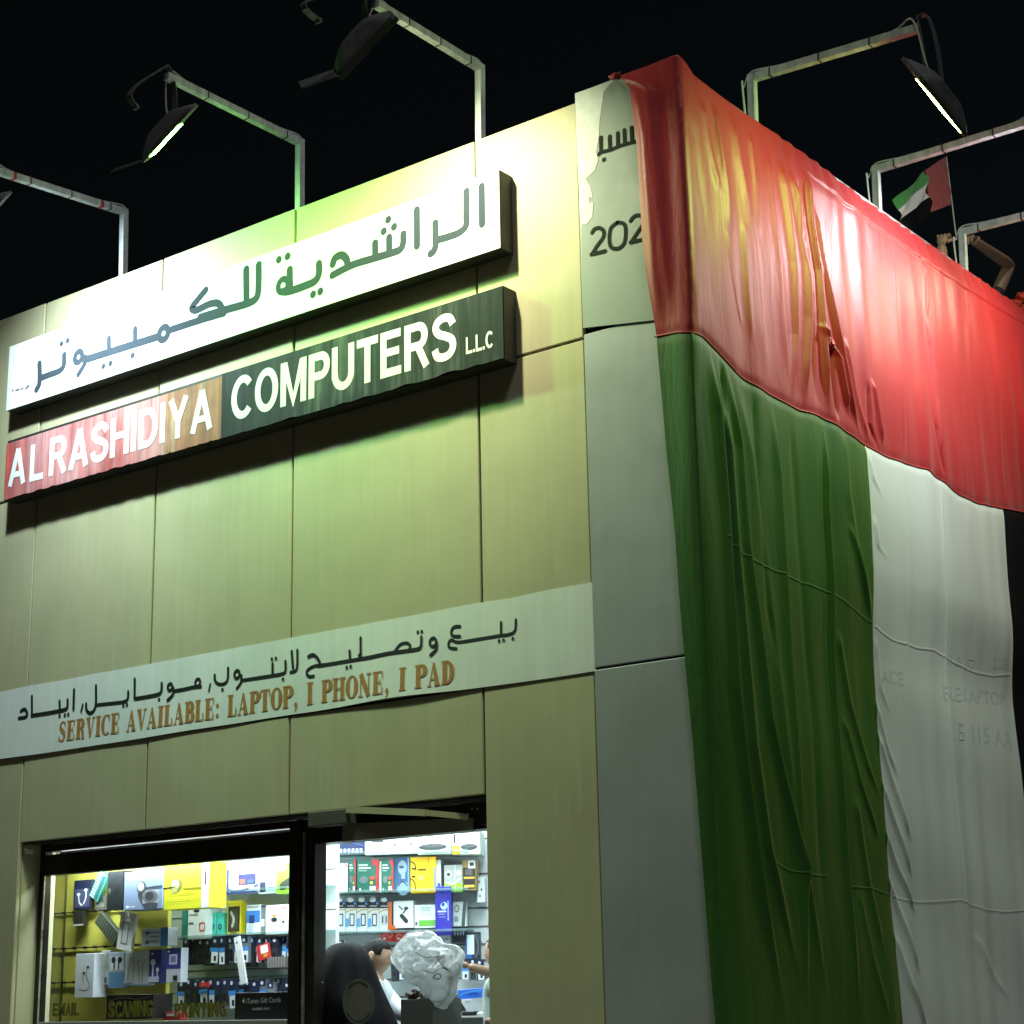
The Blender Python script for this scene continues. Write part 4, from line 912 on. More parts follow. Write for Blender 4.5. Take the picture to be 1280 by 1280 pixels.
quadmesh('white_band', [fp(1159,228), fp(1161,246), fp(1124,276), fp(1123,262)], 8, 6, fm('flag_white', (.7, .7, .72, 1)), HF)
quadmesh('black_band', [fp(1161,246), fp(1164,266), fp(1138,296), fp(1124,276)], 8, 6, mat('flag_black', (.005, .005, .007, 1), .8, spec=.1), HF)
# red bunting rosette at the far end of the parapet
q = onX(1277, 377, -.05); bm = NB()
for k in range(9): blob(bm, q+Vector((random.uniform(-.04, .04), random.uniform(-.07, .07), random.uniform(-.04, .05))), .03, k, (1, 1, .6), .8, 2)
tag(obj('rosette', bm, mat('rosette_red', (.6, .05, .02, 1), .5)), 'red bunting rosette on the parapet at the right edge', 'decoration')

# ================================================================== SHOP INTERIOR
m_iw = mat('shop_wall_white', (.62, .66, .66, 1), .6, var=.04)
m_shelf = mat('shelf_glass', (.30, .42, .42, 1), .2)
_N = m_shelf.node_tree.nodes; _L = m_shelf.node_tree.links; _t = _N.new('ShaderNodeBsdfTransparent'); _t.inputs[0].default_value = (.85, .95, .93, 1); _x = _N.new('ShaderNodeMixShader'); _x.inputs[0].default_value = .65
_L.new(_N['Principled BSDF'].outputs[0], _x.inputs[1]); _L.new(_t.outputs[0], _x.inputs[2]); _L.new(_x.outputs[0], _N['Material Output'].inputs[0])
IN = thing('shop_interior', 'white shop room seen through the door and display window', 'room', (-4, 3, FL))
CZ = 3.12
obj('floor', bx((-7.5, .33, FL-.1), (-.33, 6.5, FL), 0), mat('floor_tile', (.45, .45, .43, 1), .3, var=.1), IN)
obj('ceiling', bx((-7.5, .33, CZ), (-.33, 6.5, CZ+.08)), m_iw, IN)
obj('side_wall', bx((-7.54, .33, FL), (-7.5, 6.5, CZ)), m_iw, IN)
obj('side_wall', bx((-.33, .33, FL), (-.302, 6.5, CZ)), m_iw, IN)
obj('back_wall', bx((-7.5, 6.5, FL), (-.33, 6.55, CZ)), m_iw, IN)
def lampbox(lo, hi, e, label, col=(.86, .96, 1.0)):
    t = thing('ceiling_light', label, 'light', ((lo[0]+hi[0])/2, (lo[1]+hi[1])/2, hi[2]))
    obj('lamp_tray', bx((lo[0], lo[1], lo[2]+.012), hi, .004), m_iw, t)
    obj('diffuser', bx((lo[0]+.01, lo[1]+.01, lo[2]), (hi[0]-.01, hi[1]-.01, lo[2]+.011)), emis('tube_white', col, 12), t)
    ld = bpy.data.lights.new('tube_light', 'AREA'); ld.shape = 'RECTANGLE'; ld.size = hi[0]-lo[0]; ld.size_y = hi[1]-lo[1]; ld.energy = e; ld.color = col
    lo_ = bpy.data.objects.new('tube_light', ld); C.objects.link(lo_); lo_.location = ((lo[0]+hi[0])/2, (lo[1]+hi[1])/2, lo[2]-.01)
    return lo_
tl_ = lampbox((-5.1, .245, 2.42), (-3.0, .31, 2.47), 42, 'long tube light above the display window')
tl_.rotation_euler = (R(42), 0, 0)
lampbox((-5.1, .345, CZ-.07), (-3.0, .42, CZ-.001), 32, 'added ceiling tube light brightening the display boards')  # extra tube added to brighten the display boards and packs
lampbox((-2.7, .345, CZ-.07), (-1.5, .45, CZ-.001), 36, 'tube light just inside the door')
lampbox((-4.3, 1.3, CZ-.05), (-2.2, 1.5, CZ-.001), 80, 'ceiling tube light in the middle of the shop')
lampbox((-5.2, 3.3, CZ-.05), (-2.4, 3.6, CZ-.001), 40, 'ceiling tube light at the rear of the shop')
# frames: (a, z, h) -> world ; px->(a,z)
class Pl:
    def __init__(s, kind, y0=0, P0=None, phi=0):
        s.k = kind; s.y0 = y0
        if kind == 'Y': s.P0 = Vector((0, y0, 0)); s.t = Vector((1, 0, 0)); s.n = Vector((0, 1, 0))
        else: s.P0 = Vector(P0); s.t = Vector((math.cos(phi), math.sin(phi), 0)); s.n = Vector((-math.sin(phi), math.cos(phi), 0))
        s.phi = 0 if kind == 'Y' else phi
    def px(s, x, y, h=0.):
        w = onP(x, y, s.P0-s.n*h, s.phi); return (w-s.P0).dot(s.t), w.z
    def f(s, a, z, h): return Vector((s.P0.x+s.t.x*a-s.n.x*h, s.P0.y+s.t.y*a-s.n.y*h, z))
YB1 = Pl('Y', .56); YB2 = Pl('Y', .98); DS = Pl('P', P0=(-2.8, 2.2, 0), phi=R(30))
def fbox(pl, a0, a1, z0, z1, h0, h1, m, name, par, rot=0., bev=.002):
    bm = NB(); vs = box(bm, (a0, h0, z0), (a1, h1, z1), min(bev, (a1-a0)*.2, (z1-z0)*.2, (h1-h0)*.2)); c = Vector(((a0+a1)/2, 0, (z0+z1)/2))
    for v in bm.verts:
        q = v.co-c; x = q.x*math.cos(rot)-q.z*math.sin(rot); z = q.x*math.sin(rot)+q.z*math.cos(rot); v.co = pl.f(c.x+x, c.z+z, v.co.y)
    bmesh.ops.recalc_face_normals(bm, faces=bm.faces[:]); return obj(name, bm, m, par)
def prod(name, label, cat, bb, pl, col, patches=(), h0=.06, dep=.07, rot=0., group=None, single=False):
    """carton standing or hanging in front of the plane; bb = photo pixels; h0 = gap behind"""
    x0, y0, x1, y1 = bb; h1 = h0+dep; ym = (y0+y1)/2; xm = (x0+x1)/2
    a0 = pl.px(x0, ym, h1)[0]; a1 = pl.px(x1, ym, h1)[0]; z1 = pl.px(xm, y0, h1)[1]; z0 = pl.px(xm, y1, h1)[1]; r = R(rot)
    c = pl.f((a0+a1)/2, z0, (h0+h1)/2)
    if not patches: 
        o = fbox(pl, a0, a1, z0, z1, h0, h1, flat(col), name, None, r); tag(o, label, cat, group); return o
    t = thing(name, label, cat, c, group); fbox(pl, a0, a1, z0, z1, h0, h1, flat(col), 'carton', t, r)
    ca = (a0+a1)/2; cz = (z0+z1)/2; W_ = a1-a0; Hh = z1-z0; hh = h1+.0008
    def g_(u, v, e=0.):
        x = (u-.5)*W_; z = (.5-v)*Hh; return pl.f(ca+x*math.cos(r)-z*math.sin(r), cz+x*math.sin(r)+z*math.cos(r), hh+e)
    for i, p_ in enumerate(patches):
        e = i*.0005; k = p_[0]; mm = flat(p_[-1])
        if k == 'r': u0, v0, u1, v1 = p_[1:5]; obj('printed_panel', ([g_(u0, v1, e), g_(u1, v1, e), g_(u1, v0, e), g_(u0, v0, e)], [], [(0, 1, 2, 3)]), mm, t)
        elif k == 'e':
            cx_, cy_, rx, ry = p_[1:5]; n_ = 20; obj('printed_picture', ([g_(cx_+rx*math.cos(2*PI*q/n_), cy_-ry*math.sin(2*PI*q/n_), e) for q in range(n_)], [], [tuple(range(n_))]), mm, t)
        elif k == 'l':
            V2, F2 = ribbon(smoothpts([(a*W_, -b*Hh, 0) for a, b in p_[1]], 3) if len(p_[1]) > 2 else [(a*W_, -b*Hh) for a, b in p_[1]], p_[2]*min(W_, Hh)); obj('printed_line', ([g_(v[0]/W_, -v[1]/Hh, e) for v in V2], [], F2), mm, t)
        elif k == 't':
            V2, F2, w_, y0_, y1_ = text2d(p_[1], .01); u0, v0, u1, v1 = p_[2:6]; obj('lettering', ([g_(u0+(u1-u0)*v.x/w_, v1-(v1-v0)*v.y/.72, e) for v in V2], [], F2), mm, t)
    return t
bars = lambda n_, u0, u1, v0, v1, c: [('r', u0, v0+(v1-v0)*k/n_, u0+(u1-u0)*random.uniform(.55, 1), v0+(v1-v0)*(k+.45)/n_, c) for k in range(n_)]
# ---- display back boards
def backboard(name, label, pl, x0, x1, y0, y1, m, rods):
    a0 = pl.px(x0, (y0+y1)/2)[0]; a1 = pl.px(x1, (y0+y1)/2)[0]; z1 = pl.px(x0, y0)[1]; z0 = pl.px(x0, y1)[1]
    t = thing(name, label, 'display board', pl.f((a0+a1)/2, z0, 0)); fbox(pl, a0, a1, z0, z1, -.03, 0, m, 'board', t)
    return t, a0, a1, z0, z1
m_yel = mat('display_yellow', (.64, .60, .10, 1), .55, var=.08, vscale=6)
t, a0, a1, z0, z1 = backboard('display_board', 'yellow display board behind the left of the window', YB1, 46, 209, 1078, 1290, m_yel, None)
for y in (1139, 1184, 1227):
    z = YB1.px(120, y)[1]; rl_ = fbox(YB1, a0, a1-.02, z-.004, z+.004, .012, .024, m_black, 'rail', t)
    for x in range(70, 205, 13): a = YB1.px(x, y)[0]; fbox(YB1, a-.004, a+.004, z-.008, z+.008, .005, .04, m_black, 'hook', rl_)
a = YB1.px(82, 1180)[0]; fbox(YB1, a-.005, a+.005, z0, z1, .010, .020, mat('rod_olive', (.10, .10, .03, 1), .4, metal=.5), 'upright', t)
a = YB1.px(55, 1180)[0]; fbox(YB1, a-.02, a+.012, z0, z1, .0, .05, mat('upright_grey', (.45, .45, .42, 1), .4), 'upright', t)
t, a0, a1, z0, z1 = backboard('slatwall', 'pale slotted wall behind the right of the window', YB2, 209, 420, 1040, 1300, m_iw, None)
for y in (1117, 1170, 1222, 1255):
    z = YB2.px(290, y)[1]; fbox(YB2, a0, a1, z-.007, z+.007, .001, .20 if y < 1200 else .05, m_shelf, 'shelf', t)
for y in (1096, 1144, 1196, 1212, 1240):
    z = YB2.px(290, y)[1]; fbox(YB2, a0, a1, z-.003, z+.003, .0005, .004, m_lampbody, 'slot', t)
m_dgw = mat('door_slatwall', (.56, .63, .64, 1), .5, var=.04)
t, a0, a1, z0, z1 = backboard('slatwall', 'pale slotted wall with product shelves seen through the door', DS, 380, 700, 1010, 1330, m_dgw, None)
for y in (1069, 1116, 1166):
    z = DS.px(500, y)[1]; fbox(DS, a0, DS.px(593, y)[0], z-.008, z+.008, .001, .26, m_shelf, 'shelf', t)
for k, y in enumerate((1048, 1092, 1135, 1158, 1180, 1200, 1222, 1244)):
    z = DS.px(600, y)[1]; fbox(DS, a0, a1, z-.005, z+.005, .0005, .006, m_lampbody, 'slot', t)
# end wall so nothing dark shows to the right of the shelves
WH = (225, 228, 228); BL = (60, 110, 190); DKB = (30, 36, 60); BK = (20, 20, 24); TL = (70, 190, 180); YE = (205, 205, 40); NV = (55, 60, 130); RD = (190, 40, 40); LB = (120, 160, 200); GR = (110, 118, 120)
P_ = prod
P_('earphone_pack', 'dark blue earphone pack hanging at the top left of the yellow board', 'earphones', (92,1100,114,1137), YB1, DKB, [('r', .08, .3, .92, .92, (70, 74, 100)), ('l', [(.3, .5), (.35, .75), (.5, .85)], .03, WH), ('l', [(.7, .35), (.72, .6), (.6, .8)], .03, WH), ('e', .3, .48, .1, .05, WH), ('e', .7, .35, .1, .05, WH)], .03, .03)
P_('striped_pack', 'teal and white striped pack leaning diagonally beside the black box', 'box', (117,1089,129,1126), YB1, (70, 150, 140), [('r', .15, k/9+.02, .85, k/9+.06, WH) for k in range(9)]+[('r', .55, .05, .85, .95, (40, 90, 90))], .05, .03, rot=-32)
P_('small_tin', 'small grey tin under the striped pack', 'tin', (120,1119,132,1138), YB1, (90, 90, 84), [('e', .5, .3, .3, .12, (60, 60, 60)), ('r', .1, .55, .9, .8, (120, 118, 110))], .03, .03)
P_('camera_box', 'grey blue box with a picture of a round camera, beside the yellow box', 'box', (155,1089,203,1137), YB1, (120, 138, 165), [('l', [(.44, .62), (.6, .9), (.82, .9)], .10, (60, 66, 72)), ('r', .5, .5, .92, .84, (150, 156, 160)), ('e', .70, .68, .2, .17, (95, 100, 104)), ('e', .68, .66, .12, .11, (45, 48, 50)), ('e', .47, .42, .12, .16, (70, 76, 76)), ('e', .45, .40, .08, .11, (190, 196, 190)), ('l', [(.57, .45), (1., .42)], .02, (40, 40, 40)), ('e', .12, .91, .04, .035, WH), ('r', .18, .895, .32, .925, (190, 195, 200))], .05, .16)
P_('black_box', 'black box standing between the striped pack and the camera box', 'box', (134,1089,154,1137), YB1, (24, 30, 34), [('e', .15, .5, .09, .07, (80, 86, 80))], .05, .15)
P_('speaker_box', 'large yellow box with a silver disc picture, top shelf of the window', 'box', (205,1079,262,1136), YB1, YE, [('e', .27, .47, .14, .16, (110, 112, 60)), ('e', .25, .45, .09, .11, (200, 196, 130)), ('e', .24, .56, .07, .08, (150, 150, 90)), ('l', [(0., .52), (.24, .5)], .012, (50, 50, 30)), ('r', .42, .54, .82, .565, (120, 120, 30)), ('r', .1, .66, .7, .675, (130, 130, 30)), ('r', .08, .78, .8, .79, (130, 130, 30)), ('r', .08, .82, .6, .83, (130, 130, 30)), ('r', .84, 0, 1, 1, (222, 224, 228)), ('r', .9, .2, .94, .5, (60, 60, 60))], .06, .14)
P_('charger_pack', 'white charger blister pack hanging tilted in front of the yellow board', 'charger', (148,1141,166,1188), YB1, (215, 216, 210), [('r', .25, .24, .72, .84, (120, 124, 118)), ('r', .33, .29, .66, .8, (205, 206, 200)), ('r', -.1, 0, 1.1, .10, (235, 235, 230)), ('e', .5, .02, .3, .05, (235, 235, 230))], .13, .03, rot=-9)
P_('cable_bundle', 'dark green slatted pack hanging diagonally behind the white charger', 'pack', (118,1152,150,1170), YB1, (52, 62, 50), [('r', k/10, .08, k/10+.05, .92, (90, 98, 82)) for k in range(10)], .04, .04, rot=-38)
P_('dark_pouch', 'dark pouch hanging under the top rail by the left upright', 'pouch', (92,1139,104,1157), YB1, (44, 44, 34), [('r', 0, .9, 1, 1, (200, 200, 190))], .03, .04)
P_('earbud_carton', 'small white and blue earbud box on the right of the yellow board', 'box', (177,1160,210,1183), YB1, (218, 222, 224), [('r', .72, 0, 1, 1, (70, 130, 190)), ('e', .22, .25, .08, .1, (90, 110, 140)), ('e', .22, .75, .08, .1, (90, 110, 140)), ('r', .3, .22, .68, .28, (120, 150, 180)), ('r', .3, .45, .68, .5, (120, 150, 180)), ('r', .3, .7, .68, .76, (120, 150, 180))], .06, .08)
P_('earphone_box', 'tall white box with an earphone drawing, lowest on the left', 'earphones', (94,1192,117,1247), YB1, (214, 220, 226), [('l', [(.65, .32), (.6, .5), (.8, .75), (.5, .84), (.25, .8)], .015, (110, 116, 124)), ('e', .68, .31, .08, .03, (70, 74, 84)), ('e', .48, .44, .08, .03, (70, 74, 84)), ('l', [(.5, .45), (.42, .56), (.5, .62)], .015, (110, 116, 124))], .05, .11)
P_('clear_pack', 'clear plastic pack left of the pale blue earbud box', 'pack', (126,1188,137,1233), YB1, (186, 190, 176), [('r', .2, .75, .7, .9, (60, 60, 60)), ('r', .1, .1, .9, .5, (160, 168, 150)), ('r', 0, .95, 1, 1, (130, 40, 30))], .03, .04)
P_('earbud_box', 'pale blue box with two dark earbuds pictured', 'earphones', (136,1190,155,1235), YB1, (180, 196, 210), [('r', 0, .55, 1, 1, (96, 140, 176)), ('r', .12, .12, .88, .5, (225, 228, 228)), ('e', .3, .22, .14, .09, BK), ('e', .72, .22, .14, .09, BK), ('r', .32, .22, .4, .48, BK), ('r', .62, .22, .7, .48, BK)], .05, .05)
P_('earphone_card', 'narrow white earphone pack beside the pale blue box', 'earphones', (156,1190,166,1231), YB1, (206, 212, 208), [('l', [(.6, .25), (.5, .5), (.4, .9)], .04, (140, 140, 140)), ('r', 0, .94, 1, 1, LB)], .05, .05)
P_('earphone_card', 'wider white earphone pack with a hanging wire drawing', 'earphones', (167,1189,186,1232), YB1, (222, 226, 224), [('l', [(.3, .3), (.35, .6), (.4, .88)], .025, (150, 150, 150)), ('l', [(.75, .25), (.6, .45), (.6, .85)], .025, (150, 150, 150)), ('l', [(.25, .3), (.5, .25)], .02, (130, 130, 130)), ('r', 0, .95, 1, 1, LB)], .05, .05)
P_('purple_pack', 'indigo pack with white earbuds, second from the right on the board', 'earphones', (186,1187,201,1229), YB1, NV, [('e', .35, .38, .2, .1, WH), ('r', .3, .4, .42, .85, WH), ('e', .75, .6, .12, .06, WH), ('r', .7, .6, .78, .85, WH), ('e', .3, .12, .1, .03, WH), ('r', 0, .8, .9, .97, (190, 196, 214))], .05, .06)
P_('purple_box', 'indigo and grey box hanging at the right edge of the yellow board', 'box', (208,1185,226,1228), YB1, (190, 196, 206), [('r', 0, 0, 1, .6, NV), ('r', .2, .18, .75, .48, (200, 205, 225)), ('r', .3, .24, .65, .42, (120, 126, 180)), ('e', .15, .1, .07, .03, WH), ('r', .5, .8, .8, .94, BK)], .07, .06)
P_('black_case', 'glossy black case lying behind the SCANING lettering', 'case', (133,1243,191,1274), YB1, (18, 16, 14), [('l', [(.05, .3), (.3, .12), (.7, .2), (.95, .08)], .03, (90, 84, 76)), ('l', [(.1, .42), (.5, .3), (.9, .34)], .02, (60, 56, 50))], .10, .16)
P_('small_yellow_toy', 'small orange yellow packet low beside the black case', 'packet', (191,1262,200,1274), YB1, (220, 160, 30), [('l', [(.5, .4), (.9, -.2)], .06, (200, 180, 60))], .1, .05)
P_('red_packet', 'small red packet at the foot of the window beside PRINTING', 'packet', (204,1265,226,1275), YB1, (160, 40, 36), [('r', .2, .2, .8, .5, (220, 210, 200))], .1, .06)
# right part of the window
B2 = lambda *a_, **k: prod(*a_, **k)
B2('phone_case_pack', 'silver and pink phone case pack beside the yellow speaker box', 'phone case', (263,1093,281,1116), YB2, (140, 144, 150), [('r', .35, .25, .75, .7, (220, 110, 150)), ('r', 0, .72, 1, 1, (24, 28, 24)), ('t', 'SU629', .15, .76, .95, .95, (180, 200, 90)), ('e', .2, .15, .15, .1, BK)], .05, .1)
B2('tablet_box', 'white box with a dark blue tablet picture on the top shelf', 'box', (283,1086,323,1117), YB2, (222, 226, 232), [('r', -.02, 0, .08, 1, NV), ('r', .38, .22, .92, .66, (40, 40, 110)), ('r', .42, .42, .6, .62, (150, 90, 80)), ('r', .66, .46, .86, .62, (60, 90, 140)), ('l', [(.02, .78), (.3, .9), (.7, .82), (.98, .7)], .05, (70, 80, 170)), ('r', .05, .92, .98, 1, (70, 80, 170)), ('r', .72, .72, .88, .88, WH), ('r', .1, .1, .36, .16, (150, 150, 160))], .04, .14)
B2('drive_box', 'pale blue drive box between the tablet box and the green box', 'box', (323,1090,345,1117), YB2, (196, 214, 226), [('r', .1, .45, .42, .92, (40, 50, 90)), ('l', [(.2, .15), (.6, .25), (.95, .2)], .04, (120, 160, 200)), ('r', .55, .5, .8, .56, (90, 100, 120)), ('r', .5, .7, .9, .76, (110, 120, 130))], .05, .12)
B2('hard_drive_box', 'bright green box with a dark drive picture and white maker strip', 'box', (345,1080,368,1117), YB2, (130, 190, 50), [('l', [(.35, .75), (.75, .6)], .16, (50, 54, 46)), ('r', -.35, .06, .55, .22, (235, 235, 235)), ('t', 'TOSHIBA', -.3, .09, .5, .18, (60, 60, 60))], .05, .13)
B2('router_carton', 'white and teal box with a small red handle picture', 'box', (234,1136,257,1174), YB2, (214, 222, 222), [('r', -.0, 0, .05, 1, (20, 120, 110)), ('l', [(.68, .5), (.72, .72), (.95, .7), (.92, .48), (.68, .5)], .03, (200, 90, 70)), ('e', .5, .07, .16, .05, BK), ('r', .1, .44, .35, .5, (90, 96, 96)), ('r', .1, .16, .6, .2, (150, 156, 156))], .05, .14)
B2('teal_carton', 'dark teal carton edge left of the white router box', 'box', (227,1138,234,1174), YB2, (30, 110, 104), [('r', .2, .1, .8, .5, (50, 130, 120))], .05, .12)
B2('teal_pack', 'left teal pack with a dark oval earbud window', 'earphones', (262,1141,270,1170), YB2, TL, [('e', .5, .6, .28, .14, (20, 60, 60)), ('e', .5, .6, .16, .09, (60, 150, 140))], .08, .05)
B2('teal_pack', 'right teal pack with a dark oval earbud window', 'earphones', (271,1141,279,1170), YB2, TL, [('e', .5, .6, .28, .14, (20, 60, 60)), ('e', .5, .6, .16, .09, (60, 150, 140))], .08, .05)
B2('cream_card', 'thin cream card leaning between the teal packs and the black case', 'card', (279,1137,285,1170), YB2, (190, 196, 160), [('r', .3, .1, .6, .9, (150, 160, 130))], .06, .03, rot=-8)
B2('phone_case', 'black phone case pack in a yellow frame with a yellow hanger', 'phone case', (284,1126,301,1168), YB2, (205, 195, 40), [('r', .08, .17, .92, .92, (40, 42, 34)), ('r', .2, .25, .8, .86, (66, 68, 52)), ('l', [(.3, .35), (.5, .55), (.4, .75)], .08, (180, 186, 190)), ('r', -.1, 0, 1.1, .07, (220, 205, 40)), ('r', .25, .94, .75, .97, (60, 60, 20))], .08, .05)
B2('cable_pack', 'blue and white cable pack right of the yellow framed case', 'pack', (308,1131,325,1168), YB2, (220, 228, 234), [('r', 0, .2, 1, .6, (60, 120, 200)), ('r', .2, .35, .6, .62, (40, 60, 110)), ('r', .1, .65, .5, .95, (180, 200, 220)), ('r', .05, .04, .9, .1, (160, 170, 180))], .06, .08)
B2('plug_pack', 'grey blister pack with a white plug beside the big white box', 'pack', (325,1131,332,1167), YB2, (120, 130, 136), [('r', .1, .5, .8, .75, (235, 238, 238)), ('r', 0, 0, 1, .1, (70, 80, 90))], .06, .07)
B2('white_box', 'large white box with a small round gadget picture, middle shelf', 'box', (332,1131,366,1168), YB2, (234, 236, 236), [('e', .32, .45, .14, .1, (180, 200, 210)), ('e', .32, .5, .11, .08, (40, 44, 50)), ('e', .32, .36, .09, .04, (210, 150, 60)), ('e', .66, .58, .05, .05, (60, 60, 70)), ('e', .6, .68, .12, .05, (190, 215, 230)), ('l', [(.6, .05), (.75, .15)], .02, (200, 80, 80))], .05, .14)
# rows of hanging packs
ORD = ['first', 'second', 'third', 'fourth', 'fifth', 'sixth', 'seventh', 'eighth', 'ninth', 'tenth', 'eleventh', 'twelfth', 'thirteenth', 'fourteenth', 'fifteenth']
def hang_row(xs, y, h, pl, row, cols, label, n_=0):
    for i, x in enumerate(xs):
        w = random.uniform(8, 11); c = random.choice(cols); yy = y+random.uniform(-2, 2); hh = h*random.uniform(.85, 1.1)
        k = random.random(); pts = [('r', .05, .0, .95, .24, (30, 44, 84)), ('e', .5, .12, .16, .07, WH)]
        if k < .62: pts += [('r', .0, .38, 1, .55, (70, 150, 230)), ('r', .2, .55, .98, .98, (224, 234, 240)), ('r', .5, .7, .8, .9, BK)]
        elif k < .7: pts += [('r', .1, .45, .9, .9, (40, 42, 48)), ('l', [(.3, .5), (.6, .7), (.3, .85)], .06, (80, 84, 90))]
        else: pts += [('r', .15, .4, .85, .95, (50, 56, 66)), ('e', .5, .65, .2, .12, (20, 22, 26))]
        prod('accessory_pack', ORD[i]+' from the left, '+label, 'pack', (x-w/2, yy-hh/2, x+w/2, yy+hh/2), pl, c, pts, .09+random.uniform(0, .05), .035, rot=random.uniform(-4, 4), group=row)
DC = [(28, 34, 50), (40, 50, 74), (34, 38, 46), (120, 128, 136)]
hang_row([232, 241, 250, 259, 268, 277, 287, 296, 305, 314, 324, 333, 343, 353, 362], 1189, 34, YB2, 'packs hanging in the upper row of the window', DC, 'dark cable pack hanging in the upper row behind the display window')
hang_row([226, 235, 244, 254, 263, 272, 281, 290, 299, 309, 318, 328, 338, 348, 358], 1242, 34, YB2, 'packs hanging in the lower row of the window', DC, 'dark cable pack hanging in the lower row behind the display window')
B2('red_pack', 'red and white pack hanging tilted in the upper dark row', 'pack', (321,1180,336,1200), YB2, (190, 50, 44), [('r', .35, .1, .95, .6, (235, 235, 230)), ('e', .7, .75, .2, .12, (220, 150, 60))], .17, .02, rot=12)
B2('red_tag', 'small red tag lying on the lower row of packs', 'tag', (249,1228,260,1234), YB2, (200, 50, 50), [('e', .5, .5, .3, .3, (225, 90, 80))], .17, .02)
B2('grey_rolls', 'grey striped roll pack at the right of the upper row', 'pack', (334,1196,358,1210), YB2, (96, 92, 92), [('r', k/7+.02, .05, k/7+.08, .95, (140, 134, 130)) for k in range(7)], .17, .03)
B2('brochure', 'long white card leaning across both rows of dark packs', 'card', (296,1170,304,1231), YB2, (222, 226, 230), [('r', .1, .02, .95, .3, (236, 240, 242)), ('r', .3, .1, .6, .14, (120, 120, 130))], .22, .012, rot=14)
# lettering boards stuck in the window
m_gold = mat('olive_gold_letters', (.12, .11, .015, 1), .5)
m_goldl = mat('olive_gold_edge', (.26, .24, .04, 1), .4)
LT = [('EMAIL', (66, 1269.5), (100, 1268.5), 1254), ('SCANING', (135, 1271), (191, 1269.5), 1252), ('PRINTING', (218, 1271.5), (284, 1270), 1254)]
for body, p0, p1, yt in LT:
    t = thing('window_lettering', 'olive gold word %s at the foot of the display window' % body, 'lettering', onY(*p0, YF-.01))
    a = onY(*p0, YF-.01); b = onY(*p1, YF-.01); tz = onY(p0[0], yt, YF-.01).z; x = a.x
    for ch in body:
        V2, F2, w_, y0_, y1_ = text2d(ch, .035); wd = (b.x-a.x)*({'I': .45, 'M': 1.35}.get(ch, 1.))/sum({'I': .45, 'M': 1.35}.get(c_, 1.) for c_ in body)
        z_ = a.z+(b.z-a.z)*(x-a.x)/(b.x-a.x)
        for nm, dy, mm in (('letter', .0, m_goldl), ('letter_face', -.006, m_gold)):
            s_ = .94 if nm == 'letter' else .80; P = [(x+wd*(.5-s_/2)+wd*s_*v.x/w_ + (0 if nm == 'letter' else 0), YF-.012+dy, z_+(tz-a.z)*((v.y/.72))) for v in V2]
            obj(nm, (P, [], F2), mm, t)
        x += wd
gc = thing('gift_card_sign', 'black card with white lettering low at the right of the window', 'sign', onY(328, 1274, .26))
q0 = onY(293, 1275, .26); q1 = onY(364, 1273, .26); q2 = onY(293, 1239, .26)
cardo = obj('card', bx((q0.x, .26, q0.z), (q1.x, .268, q2.z-.01), .001), m_black, gc)
mw = flat((215, 215, 215))
def on_card(body, p0, p1, hp, b_=.0):
    a = onY(*p0, .258); b = onY(*p1, .258); tz = onY(p0[0], p0[1]-hp, .258).z-a.z; V2, F2, w_, _, _ = text2d(body, b_)
    obj('lettering', ([(a.x+(b.x-a.x)*v.x/w_, .2585, a.z+(b.z-a.z)*v.x/w_+tz*v.y/.72) for v in V2], [], F2), mw, cardo)
on_card('iTunes Gift Cards', (308, 1254.5), (350.5, 1252.5), 6.5); on_card('Available here', (315, 1263), (337, 1262), 4)
c = onY(304.5, 1251.5, .258); r_ = .010
V2 = []
for k in range(26):
    a_ = 2*PI*k/26; rr = r_*(1+.10*math.cos(2*a_)-.12*max(0, math.cos(a_-PI/2))**8-.10*max(0, math.cos(a_+PI/2))**10); x = rr*math.cos(a_)*.95; z = rr*math.sin(a_)
    if abs(a_) < .45 or a_ > 2*PI-.45: x *= .62
    V2.append((c.x+x, .2585, c.z+z))
obj('emblem', (V2, [], [tuple(range(26))]), mw, gc)
V2, F2 = ribbon([(c.x, c.z+r_*1.15), (c.x+r_*.4, c.z+r_*1.6)], .0022); obj('emblem_leaf', ([(v[0], .2585, v[1]) for v in V2], [], F2), mw, gc)
# ---- shelves behind the door
Dp = lambda *a_, **k: prod(*a_, **k)
Dp('blue_banner_box', 'dark blue box with a row of white icons on the top shelf', 'box', (402,1048,455,1068), DS, (38, 52, 92), [('l', [(.0, .3), (.3, .55), (.6, .25), (1, .5)], .03, (70, 90, 150))]+[('r', .05+.095*k, .66, .11+.095*k, .88, (200, 210, 225)) for k in range(10)], .04, .2)
Dp('adapter_box', 'plain white box on the top shelf left of the routers', 'box', (456,1044,521,1068), DS, (226, 232, 234), [('r', .14, .18, .36, .34, (60, 66, 72)), ('r', .14, .5, .38, .54, (170, 176, 180)), ('r', .54, .45, .62, .58, (120, 120, 120)), ('r', .86, .42, .93, .54, (160, 110, 100)), ('r', .67, .02, .675, .98, (190, 196, 200))], .04, .2)
for (x0, x1), lb in (((522, 564), 'white router box with three dark antennas pictured'), ((575, 600), 'router box half hidden at the right end of the top shelf')):
    Dp('router_box', lb, 'box', (x0, 1039, x1, 1068), DS, (206, 218, 206), [('e', .45, .68, .42, .14, (58, 62, 62)), ('e', .45, .62, .36, .08, (80, 84, 84)), ('r', .38, .1, .40, .6, (50, 54, 54)), ('r', .60, .1, .62, .6, (50, 54, 54)), ('r', .83, .1, .85, .6, (50, 54, 54)), ('r', .2, .9, .9, .94, (160, 170, 165))], .04, .2)
